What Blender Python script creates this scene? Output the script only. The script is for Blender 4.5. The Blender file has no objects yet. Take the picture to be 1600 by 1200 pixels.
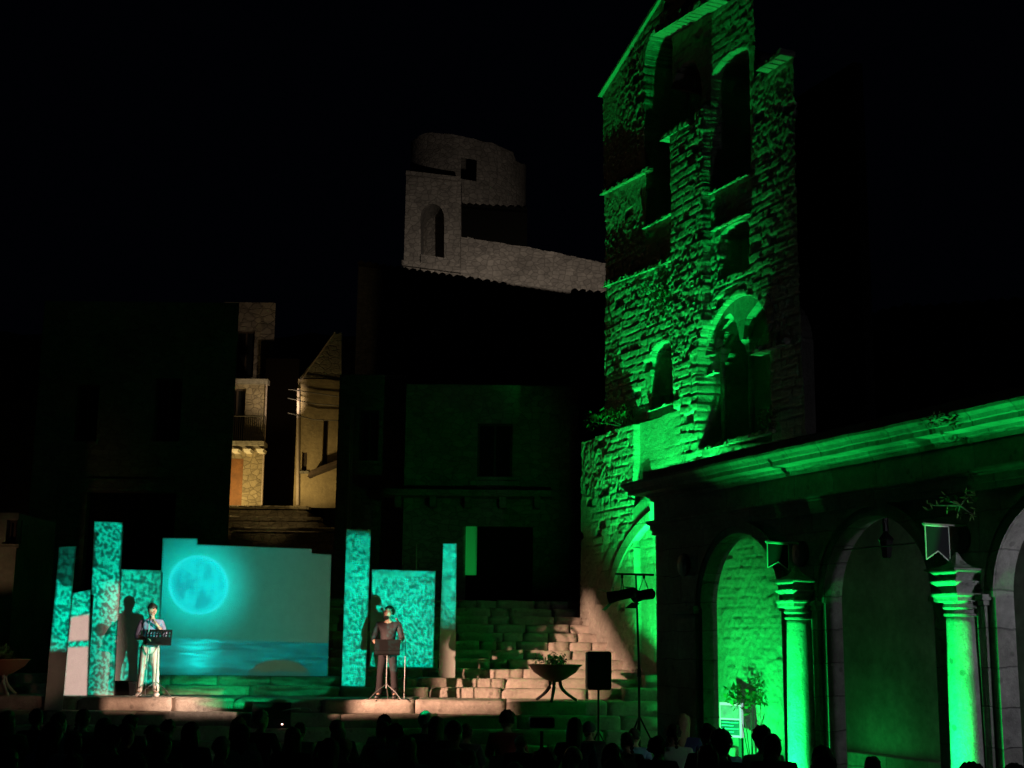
import bpy, bmesh, math, random
import numpy as np
from mathutils import Vector, Matrix, noise

random.seed(7)
sc = bpy.context.scene
COL = sc.collection
R = math.radians

# ------------------------------------------------------------------ camera
F = 2135.0
CAM = Vector((0, 0, 1.1))
PITCH = math.atan(405 / F)
ROT = Matrix.Rotation(math.pi / 2 + PITCH, 4, 'X') @ Matrix.Rotation(R(0.6), 4, 'Z')
cd = bpy.data.cameras.new('camera')
cam = bpy.data.objects.new('camera', cd)
COL.objects.link(cam)
cd.sensor_width = 36.0
cd.lens = F / 1600 * 36
cd.clip_end = 2000
cam.matrix_world = Matrix.Translation(CAM) @ ROT
sc.camera = cam
sc.render.resolution_x, sc.render.resolution_y = 1024, 768

# ------------------------------------------------------------------ night sky
w = bpy.data.worlds.new('World')
sc.world = w
w.use_nodes = True
wn = w.node_tree
wn.nodes['Background'].inputs[0].default_value = (0.25, 0.4, 1.0, 1)
wn.nodes['Background'].inputs[1].default_value = 0.0008
sc.view_settings.view_transform = 'Standard'
sc.view_settings.look = 'None'
sc.view_settings.exposure = 0
sc.view_settings.gamma = 1

GREEN = (0.006, 1.0, 0.13)
WARM = (1.0, 0.555, 0.38)


# ------------------------------------------------------------------ geometry of the view
def ray(px, py):
    return (ROT.to_3x3() @ Vector(((px - 800) / F, -(py - 600) / F, -1))).normalized()


def at(px, py, Y):
    d = ray(px, py)
    return CAM + d * (Y / d.y)


def X_at(px, Y, z=1.1):
    """world x of a vertical line crossing height z at image column px"""
    py = 1000
    for _ in range(4):
        p = at(px, py, Y)
        py -= (z - p.z) * F / Y
    return at(px, py, Y).x


class Frame:
    """vertical facade plane: x along it (towards camera right), y into it, z up"""
    def __init__(s, ox, oy, ang):
        s.o = Vector((ox, oy, 0)); s.a = ang
        s.m = Matrix.Translation(s.o) @ Matrix.Rotation(ang, 4, 'Z')
        s.i = s.m.inverted()

    def pix(s, px, py, y=0.0):
        d = s.i.to_3x3() @ ray(px, py); c = s.i @ CAM
        k = (y - c.y) / d.y
        p = c + d * k
        return (p.x, p.z)

    def w(s, x, y, z):
        return s.m @ Vector((x, y, z))


# ------------------------------------------------------------------ lights
def aim(o, target):
    d = (Vector(target) - o.location)
    o.rotation_euler = d.to_track_quat('-Z', 'Y').to_euler()


def spot(name, loc, target, power, color, deg, blend=0.3, rad=0.05):
    l = bpy.data.lights.new(name, 'SPOT')
    l.energy = power; l.color = color; l.spot_size = R(deg); l.spot_blend = blend
    l.shadow_soft_size = rad
    o = bpy.data.objects.new(name, l); COL.objects.link(o)
    o.location = loc; aim(o, target)
    return o


def point(name, loc, power, color, rad=0.05):
    l = bpy.data.lights.new(name, 'POINT'); l.energy = power; l.color = color
    l.shadow_soft_size = rad
    o = bpy.data.objects.new(name, l); COL.objects.link(o); o.location = loc
    return o


class LN:
    """node writer for the beam of a lamp with a gobo / slide: u, v are slide coordinates"""
    def __init__(s, lamp):
        l = lamp.data; l.color = (1, 1, 1); l.use_nodes = True
        s.t = l.node_tree; s.n = s.t.nodes; s.l = s.t.links
        s.n.clear()
        s.out = s.n.new('ShaderNodeOutputLight'); s.em = s.n.new('ShaderNodeEmission')
        s.l.new(s.em.outputs[0], s.out.inputs[0])
        tc = s.n.new('ShaderNodeTexCoord'); sep = s.n.new('ShaderNodeSeparateXYZ')
        s.l.new(tc.outputs['Normal'], sep.inputs[0])
        nz = s.m('MULTIPLY', sep.outputs[2], -1.0)
        s.az = s.m('ABSOLUTE', nz)
        s.u = s.m('DIVIDE', sep.outputs[0], s.az); s.v = s.m('DIVIDE', sep.outputs[1], s.az)
        c = s.n.new('ShaderNodeCombineXYZ')
        s.l.new(s.u, c.inputs[0]); s.l.new(s.v, c.inputs[1]); c.inputs[2].default_value = 1.0
        s.uv = c.outputs[0]

    def put(s, inp, v):
        if isinstance(v, bpy.types.NodeSocket): s.l.new(v, inp)
        else: inp.default_value = v

    def m(s, op, a, b=0.0, c=0.0, clamp=False):
        n = s.n.new('ShaderNodeMath'); n.operation = op; n.use_clamp = clamp
        s.put(n.inputs[0], a); s.put(n.inputs[1], b); s.put(n.inputs[2], c)
        return n.outputs[0]

    def poly(s, pts, soft=0.0015):
        """1 inside the convex polygon pts (slide coordinates)"""
        cx = sum(p[0] for p in pts) / len(pts); cy = sum(p[1] for p in pts) / len(pts)
        cur = None
        for i in range(len(pts)):
            a, b = pts[i], pts[(i + 1) % len(pts)]
            nx, ny = a[1] - b[1], b[0] - a[0]
            L = math.hypot(nx, ny); nx /= L; ny /= L
            c = -(nx * a[0] + ny * a[1])
            if nx * cx + ny * cy + c < 0: nx, ny, c = -nx, -ny, -c
            d = s.n.new('ShaderNodeVectorMath'); d.operation = 'DOT_PRODUCT'
            s.l.new(s.uv, d.inputs[0]); d.inputs[1].default_value = (nx, ny, c)
            cur = d.outputs['Value'] if cur is None else s.m('MINIMUM', cur, d.outputs['Value'])
        return s.m('DIVIDE', s.m('ADD', cur, soft / 2 if soft > .01 else -.0004), soft, clamp=True)

    def dist(s, c, sx=1.0, sy=1.0):
        du = s.m('DIVIDE', s.m('SUBTRACT', s.u, c[0]), sx)
        dv = s.m('DIVIDE', s.m('SUBTRACT', s.v, c[1]), sy)
        return s.m('SQRT', s.m('ADD', s.m('MULTIPLY', du, du), s.m('MULTIPLY', dv, dv)))

    def ramp(s, x, a, b):
        n = s.n.new('ShaderNodeMapRange'); n.clamp = True
        s.put(n.inputs[0], x); n.inputs[1].default_value = a; n.inputs[2].default_value = b
        return n.outputs[0]

    def noise(s, sx, sy, det=3, rough=0.6, off=0.0):
        mp = s.n.new('ShaderNodeMapping'); s.l.new(s.uv, mp.inputs[0])
        mp.inputs['Scale'].default_value = (sx, sy, 1); mp.inputs['Location'].default_value = (off, off * 1.7, 0)
        n = s.n.new('ShaderNodeTexNoise'); s.l.new(mp.outputs[0], n.inputs['Vector'])
        n.inputs['Scale'].default_value = 1; n.inputs['Detail'].default_value = det
        n.inputs['Roughness'].default_value = rough
        return n.outputs[0]

    def mix(s, f, a, b):
        n = s.n.new('ShaderNodeMix'); n.data_type = 'RGBA'
        s.put(n.inputs[0], f); s.put(n.inputs[6], a if isinstance(a, bpy.types.NodeSocket) else (*a, 1))
        s.put(n.inputs[7], b if isinstance(b, bpy.types.NodeSocket) else (*b, 1))
        return n.outputs[2]

    def scale(s, col, f):
        n = s.n.new('ShaderNodeVectorMath'); n.operation = 'SCALE'
        s.l.new(col, n.inputs[0]); s.put(n.inputs['Scale'], f)
        return n.outputs[0]

    def add(s, a, b):
        n = s.n.new('ShaderNodeVectorMath'); n.operation = 'ADD'
        s.l.new(a, n.inputs[0]); s.l.new(b, n.inputs[1])
        return n.outputs[0]


def uv_of(o):
    bpy.context.view_layer.update()
    inv = (Matrix.Translation(o.location) @ o.rotation_euler.to_matrix().to_4x4()).inverted()
    def f(p):
        q = inv @ Vector(p)
        return (q.x / -q.z, q.y / -q.z)
    return f


# facade planes of the arcade and the ruined church tower: parallel, the arcade in front
ANG = math.atan2(-0.922, 0.3875)
ARC = Frame(4.22, 20.0, ANG)
TOW = Frame(1.77, 32.0, ANG)
GZ = -1.15            # level of the square

# warm profile lamps of the stage, their shutters cut the top of the beam
wr = spot('warm_lamp_left_of_stage', (-8.4, 20.0, 1.7), at(820, 1060, 29.5), 15500, WARM, 50, 0.2, 0.06)
k = LN(wr); fuv = uv_of(wr)
pl = [fuv(at(450, 1114, 26.9)), fuv(at(586, 1000, 27.35)), fuv(at(588, 935, 27.35)), fuv(TOW.w(*[TOW.pix(918, 936)[0], 0, TOW.pix(918, 936)[1]])),
      fuv(TOW.w(TOW.pix(1000, 946)[0], 0, TOW.pix(1000, 946)[1])), fuv(TOW.w(TOW.pix(1003, 1060)[0], 0, TOW.pix(1003, 1060)[1])),
      fuv(at(880, 1098, 27.0)), fuv(at(700, 1108, 26.8)), fuv(at(560, 1113, 26.8))]
msk = k.poly(pl, 0.035)
k.put(k.em.inputs[0], (*WARM, 1)); k.put(k.em.inputs[1], msk)
wl = spot('warm_lamp_right_of_stage', (1.3, 21.6, 2.1), at(215, 1040, 27.6), 9000, (1.0, 0.66, 0.52), 20, 0.5, 0.05)
k = LN(wl); fuv = uv_of(wl)
bx = lambda sl, y: 1.3 + sl * (y - 21.6)
pl = [fuv((bx(-1.50, 26.9), 26.9, -.35)), fuv((bx(-1.50, 27.35), 27.35, 2.1)), fuv((bx(-1.36, 27.35), 27.35, 2.1)), fuv((bx(-1.30, 26.9), 26.9, -.35))]
msk = k.poly(pl, 0.035)
k.put(k.em.inputs[0], (1, 0.7, 0.55, 1)); k.put(k.em.inputs[1], msk)

wf = spot('warm_riser_fill', (-6.0, 23.0, .2), at(225, 1098, 26.9), 900, WARM, 60, .4, .03)  # added unseen lamp, masked to the strip of stage front it warms
k = LN(wf); fuv = uv_of(wf)
k.put(k.em.inputs[0], (*WARM, 1)); k.put(k.em.inputs[1], k.poly([fuv(at(px, py, 27.0)) for px, py in ((165, 1086), (310, 1086), (300, 1110), (165, 1110))], .05))

# green LED floods and added fill lamps
gt = spot('green_flood_tower', TOW.w(5.3, -1.0, 0.2), TOW.w(2.9, 0.6, 8.0), 15000, GREEN, 82, 0.9, 0.06)
k = LN(gt); fuv = uv_of(gt)
msk = k.poly([fuv(TOW.w(TOW.pix(*p)[0], 0, TOW.pix(*p)[1])) for p in ((900, 745), (920, 120), (1000, -150), (1260, -200), (1300, 640), (1100, 780))], .22)
k.put(k.em.inputs[0], (*GREEN, 1)); k.put(k.em.inputs[1], msk)
gf = spot('green_flood_tower_foot', TOW.w(5.4, -1.2, 0.2), TOW.w(2.9, 0.0, 2.9), 2100, GREEN, 90, 0.8, 0.06)
k = LN(gf); fuv = uv_of(gf)
msk = k.poly([fuv(TOW.w(TOW.pix(*p)[0], 0, TOW.pix(*p)[1])) for p in ((928, 720), (1090, 600), (1090, 1090), (1012, 1060), (992, 960), (940, 900))], .14)
k.put(k.em.inputs[0], (*GREEN, 1)); k.put(k.em.inputs[1], msk)
spot('green_flood_loggia', TOW.w(7.7, -2.0, GZ + 0.2), TOW.w(6.6, 0.3, 0.6), 1150, GREEN, 95, 0.9, 0.05)
for x in (0.16, 3.53):
    lo = ARC.w(x + 0.40, -2.0, GZ + 0.12)
    ul = spot('green_column_uplight', lo, ARC.w(x + .1, -0.17, 1.6), 2400, GREEN, 100, 0.3, 0.02)
    k = LN(ul); fuv = uv_of(ul)
    c1 = k.poly([fuv(ARC.w(*p)) for p in ((x - .12, -.17, GZ + .2), (x + .185, -.17, GZ + .2), (x + .165, -.17, 1.80), (x - .13, -.17, 1.80))], .012)
    c3 = k.poly([fuv(ARC.w(*p)) for p in ((x - .24, -.30, 1.56), (x + .25, -.30, 1.56), (x + .24, -.30, 2.2), (x - .24, -.30, 2.2))], .012)
    c2 = k.poly([fuv(ARC.w(*p)) for p in ((x - 1.0, 0, 3.80), (x + 1.4, 0, 3.80), (x + 1.7, -.55, 3.7), (x - 1.1, -.55, 3.7))], .12)
    c5 = k.poly([fuv(ARC.w(*p)) for p in ((x - .3, 0, 3.32), (x + .9, 0, 3.32), (x + .9, -.2, 3.7), (x - .3, -.2, 3.7))], .10)
    c4 = k.poly([fuv(ARC.w(*p)) for p in ((x + .405, -.06, GZ + .2), (x + .445, -.06, GZ + .2), (x + .47, -.06, 1.76), (x + .38, -.06, 1.76))], .01)
    k.put(k.em.inputs[0], (*GREEN, 1)); k.put(k.em.inputs[1], k.m('MAXIMUM', k.m('MAXIMUM', c1, k.m('MAXIMUM', c3, k.m('MULTIPLY', c4, .25))), 0.0))
for x, w0, w1, pw_ in ((.7, 2.2, 1.9, 1500), (4.9, 1.5, 2.6, 1700)):
    ul = spot('green_cornice_fill', ARC.w(x, -1.35, GZ + 0.12), ARC.w(x, -.2, 3.6), pw_, GREEN, 110, 0.3, 0.02)  # extra unseen lamps, masked to the cornice, pennants and tuft
    k = LN(ul); fuv = uv_of(ul)
    c2 = k.poly([fuv(ARC.w(*p)) for p in ((x - w0 - 1, 0, 3.95), (x + w1 + 1, 0, 3.95), (x + w1 + 1, -.6, 3.7), (x - w0 - 1, -.6, 3.7))], .03)
    fall = k.poly([fuv(ARC.w(*p)) for p in ((x - w0, 1.0, 3.7), (x + w1, 1.0, 3.7), (x + w1, -1.3, 3.7), (x - w0, -1.3, 3.7))], .30)
    c5 = k.poly([fuv(ARC.w(*p)) for p in ((x - 1.2, 0, 3.30), (x - .1, 0, 3.30), (x - .1, -.2, 3.7), (x - 1.2, -.2, 3.7))], .05)
    def qp(px, py, y_): a_, b_ = ARC.pix(px, py, y_); return fuv(ARC.w(a_, y_, b_))
    box_ = ((1190, 838), (1235, 838), (1235, 892), (1190, 892)) if x < 2 else ((1438, 752), (1535, 752), (1500, 868), (1438, 868))
    c7 = k.poly([qp(a_, b_, -.5) for a_, b_ in box_], .03)
    k.put(k.em.inputs[0], (*GREEN, 1)); k.put(k.em.inputs[1], k.m('ADD', k.m('MULTIPLY', c2, fall), k.m('ADD', k.m('MULTIPLY', c5, .10), k.m('MULTIPLY', c7, .5))))
spot('green_wash_plaza', (5.2, 12.0, 2.6), at(1180, 1000, 20.6), 9, GREEN, 60, 0.9, 0.3)
gh = spot('green_house_fill', (1.6, 24.0, 2.2), at(745, 740, 37.5), 200, GREEN, 34, 0.9, 0.1)  # added unseen lamp for the faint green on the house
k = LN(gh); fuv = uv_of(gh)
k.put(k.em.inputs[0], (*GREEN, 1)); k.put(k.em.inputs[1], k.poly([fuv(at(px, py, 37.5)) for px, py in ((600, 570), (880, 560), (880, 915), (600, 915))], .07))
point('green_bounce_loggia', ARC.w(-1.2, 1.2, GZ + 0.5), 20, GREEN, 0.3)  # added point lamp in place of bounced green light
# white street lamp standing further along the loggia, outside the picture
point('white_loggia_lamp', ARC.w(6.6, 0.55, 1.7), 100, (0.85, 0.85, 1.0), 0.1)

# ------------------------------------------------------------------ objects helpers
def link(o, parent=None):
    COL.objects.link(o)
    if parent: o.parent = parent
    return o


def tag(o, label=None, cat=None, group=None, kind=None):
    if label: o['label'] = label
    if cat: o['category'] = cat
    if group: o['group'] = group
    if kind: o['kind'] = kind
    return o


def empty(name, loc=(0, 0, 0), rz=0.0, label=None, cat=None, group=None):
    o = bpy.data.objects.new(name, None); link(o)
    o.location = loc; o.rotation_euler = (0, 0, rz); o.empty_display_size = 0.2
    return tag(o, label, cat, group)


class MB:
    def __init__(s): s.v = []; s.f = []

    def add(s, vs, fs):
        n = len(s.v); s.v += [tuple(v) for v in vs]; s.f += [tuple(i + n for i in f) for f in fs]
        return s

    def box(s, x0, x1, y0, y1, z0, z1):
        v = [(x, y, z) for z in (z0, z1) for y in (y0, y1) for x in (x0, x1)]
        return s.add(v, [(0, 2, 3, 1), (4, 5, 7, 6), (0, 1, 5, 4), (2, 6, 7, 3), (0, 4, 6, 2), (1, 3, 7, 5)])

    def prism(s, poly, y0, y1):
        """polygon of (x, z) pushed from y0 to y1"""
        n = len(poly)
        v = [(x, y0, z) for x, z in poly] + [(x, y1, z) for x, z in poly]
        fs = [tuple(range(n)), tuple(range(2 * n - 1, n - 1, -1))]
        fs += [(i, i + n, (i + 1) % n + n, (i + 1) % n) for i in range(n)]
        return s.add(v, fs)

    def tube(s, pts, r, n=8, cap=True):
        pts = [Vector(p) for p in pts]
        rs = r if isinstance(r, (list, tuple)) else [r] * len(pts)
        vs = []
        for i, p in enumerate(pts):
            d = (pts[min(i + 1, len(pts) - 1)] - pts[max(i - 1, 0)]).normalized()
            a = d.cross(Vector((0, 0, 1)) if abs(d.z) < .9 else Vector((1, 0, 0))).normalized(); b = d.cross(a)
            for j in range(n):
                t = 2 * math.pi * j / n
                vs.append(p + a * math.cos(t) * rs[i] + b * math.sin(t) * rs[i])
        fs = [(i * n + j, i * n + (j + 1) % n, (i + 1) * n + (j + 1) % n, (i + 1) * n + j) for i in range(len(pts) - 1) for j in range(n)]
        if cap: fs += [tuple(range(n)), tuple(range(len(pts) * n - 1, (len(pts) - 1) * n - 1, -1))]
        return s.add(vs, fs)

    def lathe(s, prof, n=24, c=(0, 0, 0), sq=False, half=False):
        """prof (r, z); sq makes a square section"""
        vs = []; m = 4 if sq else n
        for r, z in prof:
            for j in range(m):
                t = 2 * math.pi * (j + .5) / m
                rr = r * math.sqrt(2) if sq else r
                vs.append((c[0] + rr * math.cos(t), c[1] + rr * math.sin(t), c[2] + z))
        fs = [(i * m + j, i * m + (j + 1) % m, (i + 1) * m + (j + 1) % m, (i + 1) * m + j) for i in range(len(prof) - 1) for j in range(m)]
        fs += [tuple(range(m - 1, -1, -1)), tuple(range((len(prof) - 1) * m, len(prof) * m))]
        return s.add(vs, fs)

    def leaves(s, c, rad, n, size, rng, squash=1.0):
        for _ in range(n):
            d = Vector((rng.gauss(0, 1), rng.gauss(0, 1), rng.gauss(0, 1))).normalized() * rad * rng.random() ** .45
            p = Vector(c) + Vector((d.x, d.y, d.z * squash))
            a = Vector((rng.gauss(0, 1), rng.gauss(0, 1), rng.gauss(0, 1))).normalized()
            b = a.orthogonal().normalized()
            L = size * rng.uniform(.6, 1.4)
            s.add([p - a * L, p + b * L * .4, p + a * L, p - b * L * .4], [(0, 1, 2, 3)])
        return s

    def build(s, name, mat, parent=None, smooth=False, bevel=0.0):
        me = bpy.data.meshes.new(name); me.from_pydata(s.v, [], s.f)
        bm = bmesh.new(); bm.from_mesh(me); bmesh.ops.recalc_face_normals(bm, faces=bm.faces); bm.to_mesh(me); bm.free()
        if smooth: me.shade_smooth()
        me.materials.append(mat)
        o = bpy.data.objects.new(name, me); link(o, parent)
        if bevel:
            b = o.modifiers.new('bevel', 'BEVEL'); b.width = bevel; b.segments = 2; b.limit_method = 'ANGLE'
        return o


# ------------------------------------------------------------------ materials
MATS = {}


def mat(name, rgb, rough=0.8, var=0.0, vscale=3.0, bump=0.0, bscale=12.0, brick=None, axis='XZ', metal=0.0, emit=None, mortar=0.5, spots=0.0, rubble=None):
    if name in MATS: return MATS[name]
    m = bpy.data.materials.new(name); MATS[name] = m
    m.use_nodes = True
    t = m.node_tree; n = t.nodes; l = t.links
    b = n['Principled BSDF']
    b.inputs['Base Color'].default_value = (*rgb, 1); b.inputs['Roughness'].default_value = rough
    b.inputs['Metallic'].default_value = metal
    if max(rgb) < .013: b.inputs['Specular IOR Level'].default_value = 0.0
    if emit:
        b.inputs['Emission Color'].default_value = (*emit[0], 1); b.inputs['Emission Strength'].default_value = emit[1]
    if not (var or bump or brick or rubble): return m
    tc = n.new('ShaderNodeTexCoord')
    col = None; h = None
    def mixm(f, a, bb):
        x = n.new('ShaderNodeMix'); x.data_type = 'RGBA'; x.blend_type = 'MULTIPLY'; x.inputs[0].default_value = f
        l.new(a, x.inputs[6]); l.new(bb, x.inputs[7]); return x.outputs[2]
    base = n.new('ShaderNodeRGB'); base.outputs[0].default_value = (*rgb, 1); col = base.outputs[0]
    if var:
        for sc_, st in ((vscale, var), (vscale * 7, var * .6)):
            no = n.new('ShaderNodeTexNoise'); l.new(tc.outputs['Object'], no.inputs['Vector'])
            no.inputs['Scale'].default_value = sc_; no.inputs['Detail'].default_value = 6; no.inputs['Roughness'].default_value = .65
            r = n.new('ShaderNodeMapRange'); l.new(no.outputs[0], r.inputs[0])
            r.inputs[1].default_value = .3; r.inputs[2].default_value = .7; r.inputs[3].default_value = 1 - st; r.inputs[4].default_value = 1.0
            c = n.new('ShaderNodeCombineColor')
            for i in range(3): l.new(r.outputs[0], c.inputs[i])
            col = mixm(1, col, c.outputs[0])
    if spots:
        vo = n.new('ShaderNodeTexVoronoi'); l.new(tc.outputs['Object'], vo.inputs['Vector']); vo.inputs['Scale'].default_value = 4.5
        no = n.new('ShaderNodeTexNoise'); l.new(tc.outputs['Object'], no.inputs['Vector']); no.inputs['Scale'].default_value = 9
        a = n.new('ShaderNodeMath'); a.operation = 'MULTIPLY_ADD'; l.new(no.outputs[0], a.inputs[0]); a.inputs[1].default_value = -.25; l.new(vo.outputs[0], a.inputs[2])
        r = n.new('ShaderNodeMapRange'); l.new(a.outputs[0], r.inputs[0]); r.inputs[1].default_value = .0; r.inputs[2].default_value = .07
        r.inputs[3].default_value = 1 - spots
        c = n.new('ShaderNodeCombineColor')
        for i in range(3): l.new(r.outputs[0], c.inputs[i])
        col = mixm(1, col, c.outputs[0])
    if brick:
        sp = n.new('ShaderNodeSeparateXYZ'); l.new(tc.outputs['Object'], sp.inputs[0])
        cb = n.new('ShaderNodeCombineXYZ')
        wob = n.new('ShaderNodeTexNoise'); l.new(tc.outputs['Object'], wob.inputs['Vector']); wob.inputs['Scale'].default_value = 2.5
        wob.inputs['Detail'].default_value = 3
        def wadd(s_, k_):
            a = n.new('ShaderNodeMath'); a.operation = 'MULTIPLY_ADD'; l.new(wob.outputs[0], a.inputs[0]); a.inputs[1].default_value = k_
            l.new(s_, a.inputs[2]); return a.outputs[0]
        ax = {'X': 0, 'Y': 1, 'Z': 2}
        l.new(wadd(sp.outputs[ax[axis[0]]], .12), cb.inputs[0]); l.new(wadd(sp.outputs[ax[axis[1]]], .1), cb.inputs[1])
        br = n.new('ShaderNodeTexBrick'); l.new(cb.outputs[0], br.inputs['Vector'])
        br.inputs['Scale'].default_value = 1; br.inputs['Brick Width'].default_value = brick[0]; br.inputs['Row Height'].default_value = brick[1]
        br.inputs['Mortar Size'].default_value = .012; br.inputs['Mortar Smooth'].default_value = .6
        br.inputs['Color1'].default_value = (1, 1, 1, 1); br.inputs['Color2'].default_value = (.68, .66, .62, 1)
        br.inputs['Mortar'].default_value = (mortar, mortar, mortar, 1)
        br.offset_frequency = 2; br.squash = .8
        col = mixm(1, col, br.outputs[0])
        inv = n.new('ShaderNodeMath'); inv.operation = 'SUBTRACT'; inv.inputs[0].default_value = 1; l.new(br.outputs[1], inv.inputs[1])
        h = inv.outputs[0]
    if rubble:
        mp = n.new('ShaderNodeMapping'); mp.inputs['Scale'].default_value = (1 / rubble[0], 1 / rubble[0], 1 / rubble[1])
        wob = n.new('ShaderNodeTexNoise'); l.new(tc.outputs['Object'], wob.inputs['Vector']); wob.inputs['Scale'].default_value = 1.5 / rubble[0]
        mx = n.new('ShaderNodeMix'); mx.data_type = 'VECTOR'; mx.inputs[0].default_value = .06 * rubble[0] / .4
        l.new(tc.outputs['Object'], mx.inputs[4]); l.new(wob.outputs[1], mx.inputs[5]); l.new(mx.outputs[1], mp.inputs[0])
        v1 = n.new('ShaderNodeTexVoronoi'); v1.feature = 'DISTANCE_TO_EDGE'; l.new(mp.outputs[0], v1.inputs['Vector']); v1.inputs['Scale'].default_value = 1; v1.inputs['Randomness'].default_value = .8
        v2 = n.new('ShaderNodeTexVoronoi'); l.new(mp.outputs[0], v2.inputs['Vector']); v2.inputs['Scale'].default_value = 1; v2.inputs['Randomness'].default_value = .8
        r = n.new('ShaderNodeMapRange'); l.new(v1.outputs[0], r.inputs[0]); r.inputs[2].default_value = .09; r.inputs[3].default_value = mortar
        h = r.outputs[0]
        sx = n.new('ShaderNodeSeparateColor'); l.new(v2.outputs[1], sx.inputs[0])
        r2 = n.new('ShaderNodeMapRange'); l.new(sx.outputs[0], r2.inputs[0]); r2.inputs[3].default_value = .68
        mu = n.new('ShaderNodeMath'); mu.operation = 'MULTIPLY'; l.new(r.outputs[0], mu.inputs[0]); l.new(r2.outputs[0], mu.inputs[1])
        c = n.new('ShaderNodeCombineColor')
        for i in range(3): l.new(mu.outputs[0], c.inputs[i])
        col = mixm(1, col, c.outputs[0])
    l.new(col, b.inputs['Base Color'])
    if bump:
        no = n.new('ShaderNodeTexNoise'); l.new(tc.outputs['Object'], no.inputs['Vector'])
        no.inputs['Scale'].default_value = bscale; no.inputs['Detail'].default_value = 8; no.inputs['Roughness'].default_value = .7
        hh = no.outputs[0]
        if h is not None:
            a = n.new('ShaderNodeMath'); a.operation = 'ADD'; l.new(h, a.inputs[0]); l.new(hh, a.inputs[1]); hh = a.outputs[0]
        bp = n.new('ShaderNodeBump'); bp.inputs['Strength'].default_value = min(bump, 1); bp.inputs['Distance'].default_value = .03 * max(1, bump)
        l.new(hh, bp.inputs['Height']); l.new(bp.outputs[0], b.inputs['Normal'])
    return m


STONE_T = mat('weathered_rubble_stone', (.42, .40, .34), .92, .45, 1.3, .9, 16)
STONE_A = mat('arcade_limestone', (.40, .39, .35), .88, .55, 1.6, .8, 18, brick=(.95, .46), mortar=.6, spots=.35)
STONE_C = mat('column_limestone', (.50, .49, .45), .85, .5, 3, 1.2, 26, spots=.5)
STONE_S = mat('step_limestone', (.50, .44, .37), .88, .4, 2.5, .8, 14, spots=.3)
STONE_K = mat('castle_masonry', (.34, .30, .25), .95, .5, .5, 1.6, 4, rubble=(.34, .24), mortar=.62)
STONE_H = mat('house_masonry', (.30, .29, .24), .95, .4, .7, 1.0, 8, rubble=(.26, .15), mortar=.65)
STONE_B = mat('alley_masonry', (.42, .36, .24), .95, .4, 1.4, 1.0, 8, rubble=(.24, .18), mortar=.6)
PLASTER = mat('old_plaster', (.36, .34, .30), .95, .6, .8, .5, 9)
PLASTER_Y = mat('ochre_plaster', (.40, .33, .20), .95, .5, 1.2, .6, 9)
TILE = mat('roof_tiles', (.10, .07, .05), .9, .5, 2, .8, 12)
BOARD = mat('painted_board', (.62, .60, .56), .8, .12, 5, .25, 40)
BOARD_E = mat('grey_board', (.30, .29, .27), .85, .2, 5, .2, 40)
BLACKB = mat('black_drape', (.012, .012, .012), .95)
WOODD = mat('dark_wood', (.05, .035, .025), .7, .4, 6, .4, 30)
BLACKM = mat('black_metal', (.02, .02, .02), .45, metal=.6)
STEEL = mat('steel_tube', (.20, .19, .19), .45, metal=.6)
BLACKP = mat('black_plastic', (.015, .015, .016), .5, .3, 30, .3, 200)
LENS = mat('lens_glass', (.05, .05, .06), .05)
IRON = mat('rusty_iron', (.13, .06, .035), .7, .5, 8, .4, 40)
IRONW = mat('pale_iron', (.42, .36, .32), .5, .3, 8, .2, 40)
LEAF = mat('leaf', (.07, .13, .035), .6)
LEAFD = mat('dark_leaf', (.035, .07, .02), .6)
SOIL = mat('soil', (.04, .03, .02), 1)
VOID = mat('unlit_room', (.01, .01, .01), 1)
CLOTHB = mat('black_cloth', (.012, .012, .014), .95)
TRIM = mat('pale_trim', (.75, .72, .65), .7)
GLASSD = mat('dark_window', (.01, .012, .014), .1)

# ------------------------------------------------------------------ ground
def grid_mesh(name, xs, ys, zf, m, kind='structure'):
    v = [(x, y, zf(x, y)) for y in ys for x in xs]; n = len(xs)
    f = [(j * n + i, j * n + i + 1, (j + 1) * n + i + 1, (j + 1) * n + i) for j in range(len(ys) - 1) for i in range(n - 1)]
    o = MB().add(v, f).build(name, m)
    o['kind'] = kind
    return o


GROUND = mat('paving_stone', (.16, .15, .14), .8, .4, 1, .6, 10, brick=(.6, .35), axis='XY')
grid_mesh('ground', [-400, -60, -20, 0, 20, 60, 400], [-30, 0, 15, 30, 42, 400], lambda x, y: GZ, GROUND)


def hill_z(x, y):
    t = max(0, min(1, (y - 44) / 27))
    z = GZ + 18.2 * t ** 1.3
    z += (1.2 * noise.noise(Vector((x * .12, y * .12, 0))) + .5 * noise.noise(Vector((x * .5, y * .5, 3)))) * t
    return z - max(0, y - 74) * .15 - .12 * max(0, x + 2) * t * 1.4


grid_mesh('hill', [x * 1.2 for x in range(-60, 61)], [44 + 1.2 * i for i in range(50)], hill_z, mat('dark_scrub_hill', (.04, .045, .03), 1, .5, 1, .8, 5))

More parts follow.
